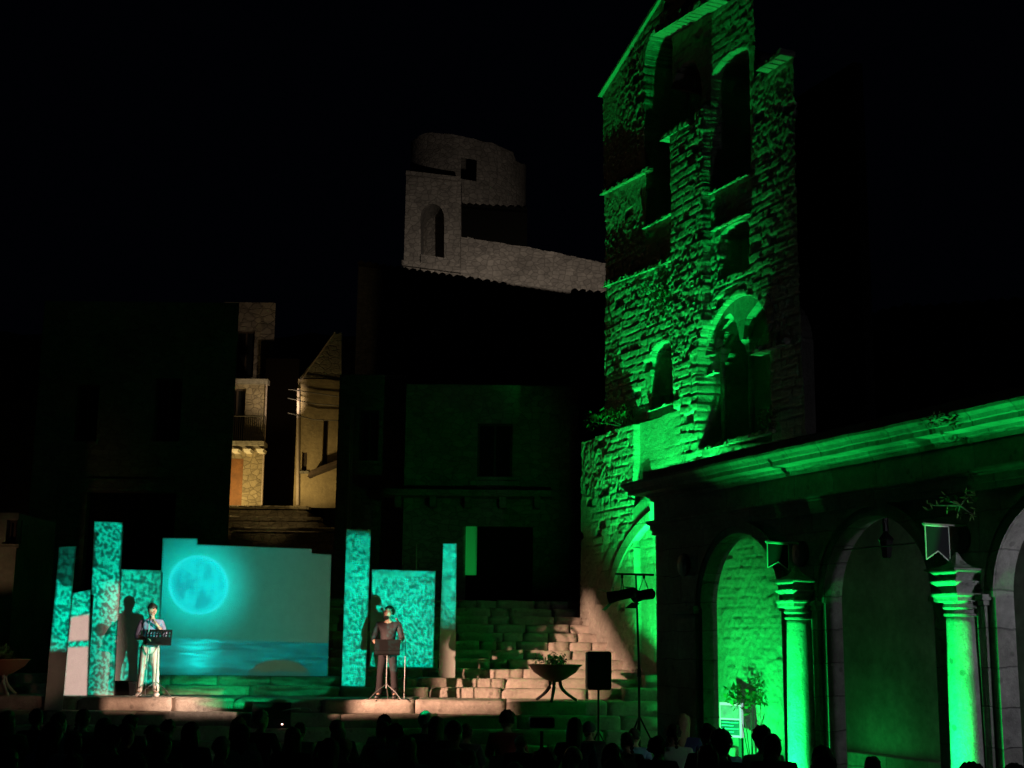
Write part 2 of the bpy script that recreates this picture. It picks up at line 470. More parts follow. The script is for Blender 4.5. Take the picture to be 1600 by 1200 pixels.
# ------------------------------------------------------------------ stone blocks
def rough_block(mb, x0, x1, y0, y1, z0, z1, rng, amp=.014, rd=.009):
    tz = rng.uniform(-.012, .012); ty_ = rng.uniform(-.02, .02); chip = (rng.choice((0, 1, 9)), rng.uniform(.02, .06))
    nx = max(2, int((x1 - x0) / .12)); nz = max(2, int((z1 - z0) / .07)); ny = 3
    idx = {}; sd = rng.random() * 50
    vs = []; fs = []
    def vid(i, j, k_):
        key = (i, j, k_)
        if key not in idx:
            x = x0 + (x1 - x0) * i / nx; y = y0 + (y1 - y0) * j / ny; z = z0 + (z1 - z0) * k_ / nz
            ex = (i in (0, nx)) + (j in (0, ny)) + (k_ in (0, nz))
            if ex >= 2:
                if i == 0: x += rd
                if i == nx: x -= rd
                if j == 0: y += rd
                if k_ == nz: z -= rd * .8
                if j == 0 and k_ == nz and i == (0 if chip[0] == 0 else nx) and chip[0] < 2: z -= chip[1]; y += chip[1] * .6
            q = Vector((x * 5 + sd, y * 5, z * 7))
            dy = noise.noise(q) * amp * 2; dz = noise.noise(q + Vector((9, 2, 1))) * amp
            idx[key] = len(vs); vs.append((x + noise.noise(q + Vector((4, 4, 4))) * amp * .4, y + (dy + ty_ * (i / nx - .5) * 2 if j == 0 else 0), z + (dz + tz * (i / nx - .5) * 2 if k_ == nz else 0)))
        return idx[key]
    for i in range(nx):
        for k_ in range(nz): fs.append((vid(i, 0, k_), vid(i + 1, 0, k_), vid(i + 1, 0, k_ + 1), vid(i, 0, k_ + 1)))
        for j in range(ny): fs.append((vid(i, j, nz), vid(i + 1, j, nz), vid(i + 1, j + 1, nz), vid(i, j + 1, nz)))
    for j in range(ny):
        for k_ in range(nz):
            fs.append((vid(0, j, k_), vid(0, j, k_ + 1), vid(0, j + 1, k_ + 1), vid(0, j + 1, k_)))
            fs.append((vid(nx, j, k_), vid(nx, j + 1, k_), vid(nx, j + 1, k_ + 1), vid(nx, j, k_ + 1)))
    mb.add(vs, fs)


def step_row(x0, x1, y0, y1, z0, z1, parent, rng, wmin=.5, wmax=1.1, name='step', offs=.02):
    mb = MB(); x = x0
    while x < x1 - .05:
        x2 = min(x1, x + rng.uniform(wmin, wmax))
        if x1 - x2 < .3: x2 = x1
        o = rng.uniform(-offs, offs)
        rough_block(mb, x, x2 - .006, y0 + o, y1, z0, z1 + rng.uniform(-.006, .006), rng)
        x = x2
    return mb.build(name, STONE_S, parent, smooth=True)


rng = random.Random(3)
fs_ = empty('stage_steps', (0, 26, GZ), label='wide stone steps forming the front of the low stage', cat='steps')
lev = [(0.0, 27.0, 28.9), (-.25, 26.62, 27.15), (-.5, 26.25, 26.8), (-.75, 25.85, 26.4), (-.95, 25.45, 26.0)]
for z, y0, y1 in lev:
    step_row(-14.5, 5.8, y0 - 26, y1 - 26, (z - .25) - GZ, z - GZ, fs_, rng, 1.0, 2.2)
STX1 = 3.1
stair = empty('church_staircase', (0, 28.6, 0), label='worn stone staircase climbing from the stage to the church front', cat='staircase')
for k_ in range(1, 12):
    xl = -12.5 if k_ <= 2 else (-8.2 if k_ <= 3 else -4.6)
    z = .19 * k_; y0 = .4 * (k_ - 1)
    step_row(xl, STX1 - .12 * k_ * .8, y0, y0 + .62, z - .2, z, stair, rng, .9 if k_ < 3 else .35, 2.0 if k_ < 3 else 1.15, offs=.045)
MB().box(-4.6, 1.9, 4.4, 9.5, 1.2, 2.085).build('landing', STONE_S, stair)
# low stone blocks at the foot of the stairs by the tower
lb = empty('stone_plinth', (0, 28.2, 0), label='low stone plinth at the foot of the tower beside the staircase', cat='plinth')
step_row(2.3, 3.9, -.5, .6, -.1, .24, lb, rng, .5, .9, 'block')
step_row(2.75, 4.3, -.1, .9, .2, .5, lb, rng, .5, .9, 'block')

# ------------------------------------------------------------------ projected panels
def panel(label, pts, Y, th=.09, zb=None, m=BOARD, group=None, cuts=None):
    w_ = [at(px, py, Y) for px, py in pts]
    if zb is not None:
        zmin = min(p.z for p in w_)
        for p in w_:
            if p.z < zmin + .25: p.z = zb
    cx = sum(p.x for p in w_) / len(w_); zmin = min(p.z for p in w_)
    e = empty('stage_flat', (cx, Y, zmin), label=label, cat='stage flat', group=group)
    poly = [(p.x - cx, p.z - zmin) for p in w_]
    MB().prism(poly, 0, .012).build('board', m, e)
    # timber frame behind the board
    xs = [p[0] for p in poly]; zs = [p[1] for p in poly]
    fr = MB(); h = zs[0] if False else None
    b0, b1 = min(xs) + .05, max(xs) - .05
    bl = [p for p in poly if p[1] < .3]; tl = sorted(poly, key=lambda p: -p[1])
    bx0, bx1 = min(p[0] for p in bl) + .04, max(p[0] for p in bl) - .04
    tz = min(p[1] for p in poly if p[1] > .3) - .04
    tx0 = bx0 + (min(xs) - bx0 if False else 0); 
    fr.box(bx0, bx0 + .05, .014, th, 0, tz); fr.box(bx1 - .05, bx1, .014, th, 0, tz)
    fr.box(bx0 + .05, bx1 - .05, .014, th, .02, .07); fr.box(bx0 + .05, bx1 - .05, .014, th, tz - .05, tz)
    fr.box(bx0 + .05, bx1 - .05, .014, th, tz * .5, tz * .5 + .05)
    fr.build('frame', WOODD, e)
    return w_


G = 'white boards standing on the stage for the projection'
Q = {}
Q['p1'] = panel('narrow leftmost board reaching down over the stage edge, grey at its foot', [(92, 854), (119, 853), (97, 1111), (69, 1111)], 26.85, zb=-.25, group=G)
Q['p2'] = panel('short board with the pale pink projected patch, second from left', [(113, 926), (142, 921), (137, 1092), (96, 1092)], 27.15, zb=0, group=G)
Q['p3'] = panel('tall slim board with a black crescent shape near its top', [(147, 814), (192, 816), (178, 1088), (136, 1088)], 27.7, zb=0, group=G)
Q['p4'] = panel('board behind the reader in pale trousers', [(189, 889), (253, 891), (246, 1068), (178, 1068)], 28.75, zb=.19, group=G)
Q['s'] = panel('widest board with the projected moon above the sea', [(254, 840), (309, 841), (309, 850), (487, 857), (487, 864), (518, 866), (512, 1056), (245, 1057)], 29.25, zb=.38, group=G)
Q['p5'] = panel('tall slim board on the left of the reader in black', [(541, 826), (580, 827), (571, 1073), (533, 1073)], 28.8, zb=.19, group=G)
Q['p6'] = panel('squarish board behind the reader in black', [(581, 889), (681, 892), (677, 1043), (577, 1043)], 29.7, zb=.57, group=G)
Q['p7'] = panel('narrow rightmost board, white towards its foot, beside the staircase', [(692, 849), (714, 849), (711, 1059), (685, 1058)], 29.25, zb=.38, group=G)
# base block behind the left reader
bb = at(195, 1080, 28.2)
t_ = tag(MB().box(bb.x - .32, bb.x + .26, 27.95, 28.4, 0, .27).build('black_box', BLACKB, None, bevel=.01), 'low black box behind the legs of the reader in pale trousers', 'box')
pole = at(650, 895, 29.9)
rod = empty('thin_rod', (pole.x, 29.9, .57), label='thin upright rod rising behind the squarish board', cat='rod')
MB().tube([(0, 0, 0), (0, 0, at(650, 850, 29.9).z - .57)], .014).build('tube', IRONW, rod)
MB().lathe([(.12, 0), (.12, .02), (.03, .04)], 12).build('foot', BLACKM, rod)

# ------------------------------------------------------------------ projector (its slide is the picture on the boards)
PJ = Vector((.35, 15.0, .30))
pj = spot('projector_beam', PJ, at(390, 960, 29.0), 19000, (1, 1, 1), 100, 0.0, 0.012)
K = LN(pj); U = uv_of(pj)
def quad(w_): return [U(p) for p in w_]
def upx(px, py, Y): return U(at(px, py, Y))
TEAL = (0.0, 1.0, .62)
fol1 = K.noise(130, 95, 2, .5); fol2 = K.noise(290, 220, 1, .5, 3.1)
fo = K.m('ADD', K.m('MULTIPLY', fol1, .45), K.m('MULTIPLY', fol2, .75))
leafm = K.ramp(fo, .54, .66)
big = K.ramp(K.noise(14, 10, 2, .5, 9.0), .25, .7)
fol_c = K.mix(leafm, (.0, .11, .08), (.0, .80, .53))
fol_c = K.scale(fol_c, K.m('ADD', .45, K.m('MULTIPLY', big, .75)))
def half(w_, a, b, y0px, y1px, Y):
    return K.poly([upx(a, y0px, Y), upx(b, y0px, Y), upx(b, y1px, Y), upx(a, y1px, Y)], .006)
m1 = K.m('MULTIPLY', K.poly(quad(Q['p1'])), half(0, 60, 130, 840, 1020, 26.85))
hole1 = K.m('SUBTRACT', 1.0, K.m('MULTIPLY', K.ramp(K.dist(upx(106, 880, 26.85), .016, .030), 1.1, .95), .85))
m1 = K.m('MULTIPLY', m1, hole1)
m2 = K.poly(quad(Q['p2'])); m3 = K.poly(quad(Q['p3'])); m4 = K.poly(quad(Q['p4']))
# the black crescent, the dark oval and the pale patch drawn in the slide
rc = K.dist(upx(144, 858, 27.7), .020, .022); rc2 = K.dist(upx(176, 858, 27.7), .020, .030)
cres = K.m('MULTIPLY', K.ramp(rc, 1.1, 1.0), K.ramp(rc2, .95, 1.05))
oval = K.ramp(K.dist(upx(160, 984, 27.7), .0095, .0075), 1.1, .9)
m3 = K.m('MULTIPLY', m3, K.m('SUBTRACT', 1.0, K.m('MULTIPLY', K.m('MAXIMUM', cres, oval), .9)))
m5 = K.m('MULTIPLY', K.poly(quad(Q['p5'])), K.ramp(K.v, upx(555, 828, 28.8)[1], upx(555, 840, 28.8)[1]))
m6 = K.m('MULTIPLY', K.poly(quad(Q['p6'])), 1.0)
m7 = K.m('MULTIPLY', K.poly(quad(Q['p7'])), K.ramp(K.v, upx(700, 985, 29.25)[1], upx(700, 945, 29.25)[1]))
allm = m1
for q in (m2, m3, m4, m5, m6, m7): allm = K.m('MAXIMUM', allm, q)
patch = K.m('MAXIMUM', K.poly([upx(108, 963, 27.15), upx(144, 957, 27.15), upx(143, 1002, 27.15), upx(104, 1004, 27.15)], .003),
            K.poly([upx(103, 1010, 27.15), upx(143, 1008, 27.15), upx(141, 1093, 27.15), upx(96, 1093, 27.15)], .003))
patch = K.m('MULTIPLY', patch, m2)
colA = K.mix(patch, fol_c, (.62, .43, .38))
colA = K.scale(colA, allm)
# the moon slide
S = 29.25
mc = upx(311, 914, S); mr = abs(upx(357, 914, S)[0] - mc[0])
mry = abs(upx(311, 868, S)[1] - mc[1])
dm = K.dist(mc, mr, mry)
disc = K.ramp(dm, 1.02, .985)
glow = K.m('POWER', K.ramp(dm, 2.35, .98), 2.2)
rim = K.m('MULTIPLY', K.ramp(dm, .93, .985), disc)
maria = K.ramp(K.m('ADD', K.m('MULTIPLY', K.noise(44, 44, 4, .65, 5.3), .6), K.m('MULTIPLY', K.noise(120, 120, 3, .6, 2.4), .4)), .47, .52)
maria = K.m('MULTIPLY', maria, K.ramp(dm, .93, .7))
sky = K.mix(K.ramp(K.u, upx(300, 950, S)[0], upx(515, 950, S)[0]), (.0, .15, .12), (.022, .066, .044))
star = K.ramp(K.noise(330, 330, 1, .4, 7.7), .78, .84)
sky = K.scale(sky, K.m('ADD', K.m('ADD', .75, K.m('MULTIPLY', K.noise(9, 9, 4, .6), .5)), K.m('MULTIPLY', star, 1.2)))
skyg = K.add(sky, K.scale(K.mix(0.0, (.0, .50, .47), (0, 0, 0)), glow))
mooncol = K.mix(K.m('MULTIPLY', maria, .9), (.0, .78, .86), (.0, .38, .46))
mooncol = K.mix(K.m('MULTIPLY', rim, .8), mooncol, (.03, .86, .90))
up_ = K.mix(disc, skyg, mooncol)
# sea
hz = upx(380, 1001, S)[1]; bt = upx(380, 1056, S)[1]
wave = K.ramp(K.noise(24, 210, 2, .5, 1.0), .42, .6)
wave2 = K.ramp(K.noise(40, 260, 1, .5, 4.0), .44, .56)
colx = K.m('ADD', K.m('SUBTRACT', K.u, upx(308, 1030, S)[0]), K.m('MULTIPLY', K.m('SUBTRACT', K.noise(30, 300, 2, .5, 2.0), .5), .05))
glint = K.ramp(K.m('ABSOLUTE', colx), .03, .004)
side = K.ramp(K.u, upx(520, 1000, S)[0], upx(300, 1000, S)[0])
sea = K.mix(wave, (.0, .085, .09), (.0, .21, .21))
sea = K.scale(sea, K.m('ADD', .45, K.m('MULTIPLY', side, .75)))
sea = K.add(sea, K.scale(K.mix(0.0, (.0, .85, .85), (0, 0, 0)), K.m('MULTIPLY', glint, K.m('ADD', .35, K.m('MULTIPLY', wave2, .65)))))
hl = K.dist(upx(437, 1058, S), abs(upx(485, 1058, S)[0] - upx(437, 1058, S)[0]), abs(upx(437, 1030, S)[1] - upx(437, 1058, S)[1]))
hl = K.m('ADD', hl, K.m('MULTIPLY', K.m('SUBTRACT', K.noise(110, 110, 3, .6), .5), .3))
hill_m = K.ramp(hl, 1.02, .97)
sea = K.mix(hill_m, sea, (.022, .05, .03))
shore = K.ramp(K.m('ADD', K.v, K.m('MULTIPLY', K.m('SUBTRACT', K.noise(40, 40, 3, .6, 2.2), .5), .012)), bt + .0095, bt + .006)
sea = K.mix(K.m('MULTIPLY', shore, .7), sea, (.0, .06, .05))
low = K.mix(wave, (.0, .025, .009), (.0, .17, .055))
low = K.add(low, K.scale(K.mix(0.0, (.0, .60, .18), (0, 0, 0)), K.m('MULTIPLY', K.ramp(K.m('ABSOLUTE', K.m('SUBTRACT', colx, .012)), .06, .008), K.m('ADD', .3, K.m('MULTIPLY', wave2, .7)))))
isup = K.ramp(K.v, hz - .0008, hz + .0008)
isbt = K.ramp(K.v, bt + .0003, bt - .0012)
scr = K.mix(isup, sea, up_); scr = K.mix(isbt, scr, low)
mS = K.poly(quad([Q['s'][i] for i in (0, 1, 6, 7)]) if False else [upx(254, 838, S), upx(520, 838, S), upx(513, 1058, S), upx(244, 1058, S)])
notop = K.m('MAXIMUM', K.poly([upx(250, 840, S), upx(309, 841, S), upx(309, 1060, S), upx(240, 1060, S)]),
            K.m('MAXIMUM', K.poly([upx(306, 850, S), upx(489, 857, S), upx(489, 1060, S), upx(306, 1060, S)]), K.poly([upx(483, 864, S), upx(519, 866, S), upx(513, 1060, S), upx(483, 1060, S)])))
mS = K.m('MULTIPLY', mS, notop)
mL = K.poly([upx(243, 1056, 28.9), upx(532, 1056, 28.9), upx(510, 1086, 28.6), upx(400, 1108, 26.8), upx(330, 1108, 26.8), upx(255, 1090, 27.4)], .004)
mSL = K.m('MULTIPLY', K.m('MAXIMUM', mS, mL), K.m('SUBTRACT', 1.0, K.m('MINIMUM', K.m('MAXIMUM', K.m('MAXIMUM', m3, m4), m5), 1.0)))
total = K.add(colA, K.scale(scr, mSL))
K.put(K.em.inputs[0], total); K.em.inputs[1].default_value = 1.0

pr = empty('projector', (PJ.x, PJ.y - .28, GZ), label='small dark projector on a stand among the audience', cat='projector')
hb = PJ.z - GZ
MB().box(-.13, .13, -.16, .2, hb - .06, hb + .045).build('housing', BLACKP, pr, bevel=.02)
MB().tube([(0, .2, hb), (0, .235, hb)], .035, 16).build('lens', LENS, pr)
st_ = MB(); st_.tube([(0, 0, .6), (0, 0, hb - .1)], .02)
st_.build('pole', BLACKM, pr)
for a in range(3):
    MB().tube([(0, 0, .75), (.38 * math.cos(a * 2.094), .38 * math.sin(a * 2.094), .01)], .013).build('leg', BLACKM, pr)

# ------------------------------------------------------------------ ruined church tower (height field of masonry)
def vnoise(x, z, s, seed):
    rg = np.random.RandomState(seed); N = 64; g = rg.rand(N, N)
    a = x * s; b = z * s; i = np.floor(a).astype(int); j = np.floor(b).astype(int)
    fa = a - i; fb = b - j; fa = fa * fa * (3 - 2 * fa); fb = fb * fb * (3 - 2 * fb)
    return ((g[i % N, j % N] * (1 - fa) + g[(i + 1) % N, j % N] * fa) * (1 - fb) + (g[i % N, (j + 1) % N] * (1 - fa) + g[(i + 1) % N, (j + 1) % N] * fa) * fb) - .5


def inpoly(x, z, poly):
    c = np.zeros(x.shape, bool); n = len(poly)
    for i in range(n):
        x1, z1 = poly[i]; x2, z2 = poly[(i + 1) % n]
        cond = (z1 > z) != (z2 > z)
        xi = (x2 - x1) * (z - z1) / ((z2 - z1) + 1e-9) + x1
        c ^= cond & (x < xi)
    return c


def masonry(x, z, seed, rowh=.27, bw=.5, joint=.016, prot=.03, rough=.03):
    """outward relief of coursed rubble, metres"""
    rg = np.random.RandomState(seed)
    zz = z + vnoise(x, z, .9, seed + 1) * .05 + vnoise(x, z, 2.6, seed + 8) * .05 + 40
    xx = x + vnoise(x, z, 1.1, seed + 2) * .08 + 40
    r = np.floor(zz / rowh).astype(int); fr = zz / rowh - r
    offs = rg.rand(512); wd = .7 + .7 * rg.rand(512)
    b = xx / (bw * wd[r % 512]) + offs[r % 512] * 5
    c = np.floor(b).astype(int); fb = b - c
    h = rg.rand(512, 512)[r % 512, c % 512]
    ez = np.minimum(fr, 1 - fr) * rowh; ex = np.minimum(fb, 1 - fb) * bw
    e = np.minimum(ez, ex)
    rel = np.clip(e / joint, 0, 1) * .022 + h * prot
    lost = (h > .955) * -.06 * np.clip(e / .03, 0, 1)
    n = vnoise(x, z, 3, seed + 3) * .4 + vnoise(x, z, 8, seed + 4) * .6 + vnoise(x, z, 19, seed + 5) * .9
    big_ = vnoise(x, z, .55, seed + 6)
    return rel * np.clip(.78 + big_ * 2.9, .10, 1.7) + lost + n * rough * np.clip(1.2 + vnoise(x, z, .8, seed + 7) * 2.5, .3, 2.2)


def field(name, m, parent, outline, feats, step, seed, rowh=.27, bw=.5, prot=.03, rough=.03, smoothf=True):
    xs_ = [p[0] for p in outline]; zs_ = [p[1] for p in outline]
    nx = int((max(xs_) - min(xs_)) / step) + 2; nz = int((max(zs_) - min(zs_)) / step) + 2
    X, Z = np.meshgrid(min(xs_) + np.arange(nx) * step, min(zs_) + np.arange(nz) * step)
    rel = masonry(X, Z, seed, rowh, bw, prot=prot, rough=rough)
    d = np.zeros_like(X); tex = np.ones_like(X)
    jx = vnoise(X, Z, 4, 77) * .06; jz = vnoise(X, Z, 4, 78) * .06
    for poly, dep, tx in feats:
        mk = inpoly(X + jx * (tx > .5), Z + jz * (tx > .5), poly)
        d = np.where(mk, dep, d); tex = np.where(mk, tx, tex)
    Yv = -(d + rel * tex)
    keep = inpoly(X + jx, Z + jz, outline)
    idx = -np.ones(X.shape, int)
    cell = keep[:-1, :-1] & keep[1:, :-1] & keep[:-1, 1:] & keep[1:, 1:]
    use = np.zeros_like(keep); use[:-1, :-1] |= cell; use[1:, :-1] |= cell; use[:-1, 1:] |= cell; use[1:, 1:] |= cell
    idx[use] = np.arange(use.sum())
    co = np.stack([X[use], Yv[use], Z[use]], 1)
    a = idx[:-1, :-1][cell]; b = idx[:-1, 1:][cell]; c = idx[1:, 1:][cell]; e = idx[1:, :-1][cell]
    quads = np.stack([a, b, c, e], 1)
    me = bpy.data.meshes.new(name)
    me.vertices.add(len(co)); me.vertices.foreach_set('co', co.astype(np.float32).ravel())
    me.loops.add(quads.size); me.loops.foreach_set('vertex_index', quads.astype(np.int32).ravel())
    me.polygons.add(len(quads)); me.polygons.foreach_set('loop_start', (np.arange(len(quads)) * 4).astype(np.int32))
    me.update(calc_edges=True); me.validate()
    me.materials.append(m)
    o = bpy.data.objects.new(name, me); link(o, parent)
    return o


def TP(pts): return [TOW.pix(px, py) for px, py in pts]


tower = empty('ruined_church', TOW.o, TOW.a, 'tall ruined church front of rubble stone lit green with gaping arched windows', 'church ruin')
def arch_px(x0, x1, ytop, ysp0, ysp1, yb0, yb1, slant=1.0):
    """arched opening in image pixels: left x0, right x1"""
    a = TOW.pix(x0, ysp0)[0]; b = TOW.pix(x1, ysp1)[0]; zb = TOW.pix(x0, yb0)[1]; zs = TOW.pix(x0, ysp0)[1]
    zt = TOW.pix((x0 + x1) / 2, ytop)[1]
    pts = [(a, zb), (a, zs)]
    for i in range(1, 12):
        t = math.pi * i / 12
        pts.append(((a + b) / 2 - (b - a) / 2 * math.cos(t), zs + (zt - zs) * math.sin(t)))
    pts += [(b, zs), (b, TOW.pix(x1, yb1)[1])]
    return pts


zB = GZ
outl = TP([(918, 1000), (920, 692), (947, 682), (948, 440), (941, 150), (1030, 8), (1060, -45), (1180, -130), (1180, 118), (1205, 106), (1240, 83), (1245, 250), (1262, 690)])
xr = TOW.pix(1262, 690)[0]; xl0 = TOW.pix(918, 1000)[0]
outl[0] = (xl0, zB)
outl.append((xr + .1, zB))
feats = [
    (TP([(1058, 200), (1112, 165), (1112, 720), (1066, 740)]), .16, 1.0),           # buttress
    (TP([(915, 693), (1004, 661), (1008, 1150), (915, 1150)]), .20, .95),           # thick foot
    (TP([(1004, 661), (1075, 636), (1085, 1180), (1008, 1180)]), .08, .45),
    (arch_px(1009, 1052, 42, 100, 80, 353, 330), -1.1, 0),
    (arch_px(1050, 1098, 98, 175, 160, 214, 190), -1.0, 0),
    (arch_px(1113, 1171, 84, 125, 110, 300, 272), -1.0, 0),
    (arch_px(1128, 1173, 349, 372, 366, 436, 418), -.45, 0),
    (arch_px(1104, 1204, 462, 560, 520, 700, 690), -.95, 0),
    (arch_px(1020, 1052, 535, 558, 550, 636, 627), -.6, 0),
]
field('wall', STONE_T, tower, outl, feats, .027, 11, .185, .32, .014, .019)
ff = MB()
# side and top thickness of the wall (seen against the sky from the side)
tp = TP([(941, 150), (1030, 8), (1060, -45), (1180, -130)])
for (xa, za), (xb, zb) in zip([(xl0, zB)] + TP([(920, 692)]), TP([(920, 692)]) + [TOW.pix(947, 682)]):
    ff.add([(xa, 0, za), (xb, 0, zb), (xb, 1.4, zb), (xa, 1.4, za)], [(0, 1, 2, 3)])
ff.build('wall_return', STONE_T, tower)
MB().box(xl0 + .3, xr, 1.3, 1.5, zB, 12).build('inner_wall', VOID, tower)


def ledge(name, p, q, th, out, back=.05, m=STONE_T, soff=0.0):
    a = TOW.pix(*p); b = TOW.pix(*q)
    mb = MB(); n = max(3, int((b[0] - a[0]) / .18)); rg = random.Random(int(p[0] * 7 + p[1]))
    for i in range(n):
        xa = a[0] + (b[0] - a[0]) * i / n; xb = a[0] + (b[0] - a[0]) * (i + 1) / n
        z = a[1] + (b[1] - a[1]) * (i + .5) / n
        o = out * rg.uniform(.82, 1.1)
        rough_block(mb, xa, xb + .002, -o - soff, back, z - th / 2 + rg.uniform(-.008, .008), z + th / 2, rg, .012, .015)
    mb2 = MB(); mb2.v = mb.v; mb2.f = mb.f
    # undersides
    for i in range(n):
        xa = a[0] + (b[0] - a[0]) * i / n; xb = a[0] + (b[0] - a[0]) * (i + 1) / n
        z = a[1] + (b[1] - a[1]) * (i + .5) / n - th / 2 + .01
        mb2.add([(xa, -out * .95 - soff, z), (xb, -out * .95 - soff, z), (xb, back, z), (xa, back, z)], [(0, 1, 2, 3)])
    return mb2.build(name, m, tower)


ledge('string_course', (943, 303), (1019, 264), .10, .12)
ledge('string_course', (948, 446), (1016, 421), .12, .13)
ledge('string_course', (1016, 421), (1061, 402), .12, .13)
ledge('eave', (1044, 54), (1140, -4), .22, .42)
ledge('coping', (1200, 110), (1240, 84), .14, .30)
ledge('sill', (1045, 219), (1090, 193), .14, .25)
ledge('sill', (1112, 304), (1173, 273), .07, .12)
ledge('string_course', (1118, 361), (1176, 333), .07, .14)
ledge('sill', (1008, 357), (1056, 333), .07, .10)
ledge('impost', (1186, 552), (1238, 533), .13, .22)
ledge('impost', (1101, 588), (1122, 579), .09, .07)
ledge('sill', (1018, 642), (1054, 629), .08, .10)
ledge('sill', (1100, 704), (1215, 672), .10, .16)
# coping of the gable
a = TOW.pix(940, 152); b = TOW.pix(1030, 9); c_ = TOW.pix(1060, -45)
gm = MB()
for p, q in ((a, b), (b, c_)):
    gm.prism([(p[0], p[1]), (q[0], q[1]), (q[0] - .03, q[1] + .07), (p[0] - .05, p[1] + .04)], -.10, .5)
gm.build('gable_coping', STONE_T, tower)


def ring(name, cx, cz, ri, ro, a0, a1, y0, y1, n=20, sx=1.0, m=STONE_A, fn=None):
    mb = MB()
    for i in range(n):
        t0 = a0 + (a1 - a0) * i / n; t1 = a0 + (a1 - a0) * (i + .93) / n
        P = lambda r, t: (cx + r * sx * math.cos(t), cz + r * math.sin(t))
        if fn: P = fn
        mb.prism([P(ri, t0), P(ro, t0), P(ro, t1), P(ri, t1)], y0, y1)
    return mb.build(name, m, tower)


# arch rings: smooth dressed voussoirs of each window
def ring_from(x0, x1, ytop, ysp0, ysp1, w_=.12, y0=-.05, y1=.3, name='arch_ring', m=STONE_A):
    a = TOW.pix(x0, ysp0); b = TOW.pix(x1, ysp1); zt = TOW.pix((x0 + x1) / 2, ytop)[1]
    cx = (a[0] + b[0]) / 2; rx = (b[0] - a[0]) / 2; rz = zt - a[1]
    def P(r, t): return (cx - (rx + r) * math.cos(t), a[1] + (rz + r) * math.sin(t))
    return ring(name, 0, 0, 0.0, w_, 0, math.pi, y0, y1, 18, fn=P, m=m)


ring_from(1009, 1052, 42, 100, 80, .16, -.03, 1.0)
ring_from(1128, 1173, 349, 372, 366, .05, -.05, .2)
ring_from(1104, 1204, 462, 560, 520, .06, -.025, .3)
ring_from(1088, 1216, 444, 560, 520, .035, -.05, .1)
ring_from(1020, 1052, 535, 558, 550, .10, -.04, .4)
# two-light window: tympanum with twin arches, mullion column, capitals
aL = TOW.pix(1104, 560); aR = TOW.pix(1204, 520); zt = TOW.pix(1154, 462)[1]; zs = aL[1] + .1
cx = (aL[0] + aR[0]) / 2; rx = (aR[0] - aL[0]) / 2 ; rz = zt - aL[1]
tyl = MB(); tyr = MB(); n = 40
zlow = zs + .18
for i in range(2, 36):
    xa = cx - rx + 2 * rx * i / n; xb = cx - rx + 2 * rx * (i + 1) / n
    def top(x): return aL[1] + rz * math.sqrt(max(0, 1 - ((x - cx) / rx) ** 2))
    def bot(x):
        r = rx * .40; best = zlow - .12
        for cc in (cx - rx * .47, cx + rx * .47):
            q = 1 - ((x - cc) / r) ** 2
            if q > 0: best = max(best, zlow - .1 + r * 1.25 * math.sqrt(q) + .05 * math.sin(9 * (x - cc)))
        return best
    if min(top(xa), top(xb)) > max(bot(xa), bot(xb)):
        (tyl if i < 20 else tyr).prism([(xa, bot(xa)), (xb, bot(xb)), (xb, top(xb)), (xa, top(xa))], .10, .3)
tyl.build('tympanum', STONE_A, tower); tyr.build('tympanum', STONE_A, tower)
zb5 = TOW.pix(1150, 690)[1]
for cxx in (cx - rx + .12, cx, cx + rx - .12):
    c2 = MB(); c2.lathe([(.075, zb5), (.075, zb5 + .1), (.055, zb5 + .14), (.05, zlow - .35)], 14, (cxx, .3, 0)); cc = c2.build('mullion_column', STONE_A, tower, True)
    MB().lathe([(.05, zlow - .35), (.07, zlow - .3), (.09, zlow - .18), (.13, zlow - .12), (.13, zlow - .08)], 4, (cxx, .3, 0), sq=True).build('capital', STONE_A, cc)
# blind arch at the foot, on the left
def ring_px(outer, inner, y0, y1, name):
    mb = MB()
    for i in range(len(outer) - 1):
        mb.prism([TOW.pix(*outer[i]), TOW.pix(*outer[i + 1]), TOW.pix(*inner[i + 1]), TOW.pix(*inner[i])], y0, y1)
    return mb.build(name, STONE_A, tower)
def bez(p0, p1, p2, n=14):
    return [((1 - t) ** 2 * p0[0] + 2 * t * (1 - t) * p1[0] + t * t * p2[0], (1 - t) ** 2 * p0[1] + 2 * t * (1 - t) * p1[1] + t * t * p2[1]) for t in [i / n for i in range(n + 1)]]
ring_px(bez((944, 945), (958, 830), (1032, 770)), bez((961, 945), (972, 848), (1032, 800)), -.24, -.1, 'blind_arch')
ring_px(bez((961, 945), (972, 848), (1032, 800)), bez((967, 945), (982, 860), (1032, 815)), -.27, -.1, 'blind_arch_moulding')

# plants rooting on the ruin
def shrub(name, label, cat, loc, parts, m, stem=.3, seed=1, group=None):
    e = empty(name, loc, 0, label, cat, group)
    rg = random.Random(seed)
    mb = MB(); sm = MB()
    for (x, y, z, r, n, s_) in parts:
        mb.leaves((x, y, z), r, n, s_, rg)
        sm.tube([(0, 0, 0), (x * .5, y * .5, z * .6), (x, y, z)], [.012, .009, .004], 5)
    sm.build('stem', WOODD, e); mb.build('foliage', m, e)
    return e
xg, zg = TOW.pix(985, 668)
p_ = TOW.w(xg, -.12, zg)
shrub('wall_shrub', 'ragged shrub rooted on the ledge at the left of the green-lit church', 'shrub', p_,
      [(rg_ * .9 - .75, -.10 - .1 * (i % 3), .10 + .07 * (i % 4), .22, 60, .055) for i, rg_ in enumerate([0, .3, .6, .9, 1.2, 1.5, 1.8])], LEAFD, seed=4)
xg, zg = TOW.pix(1040, 470)
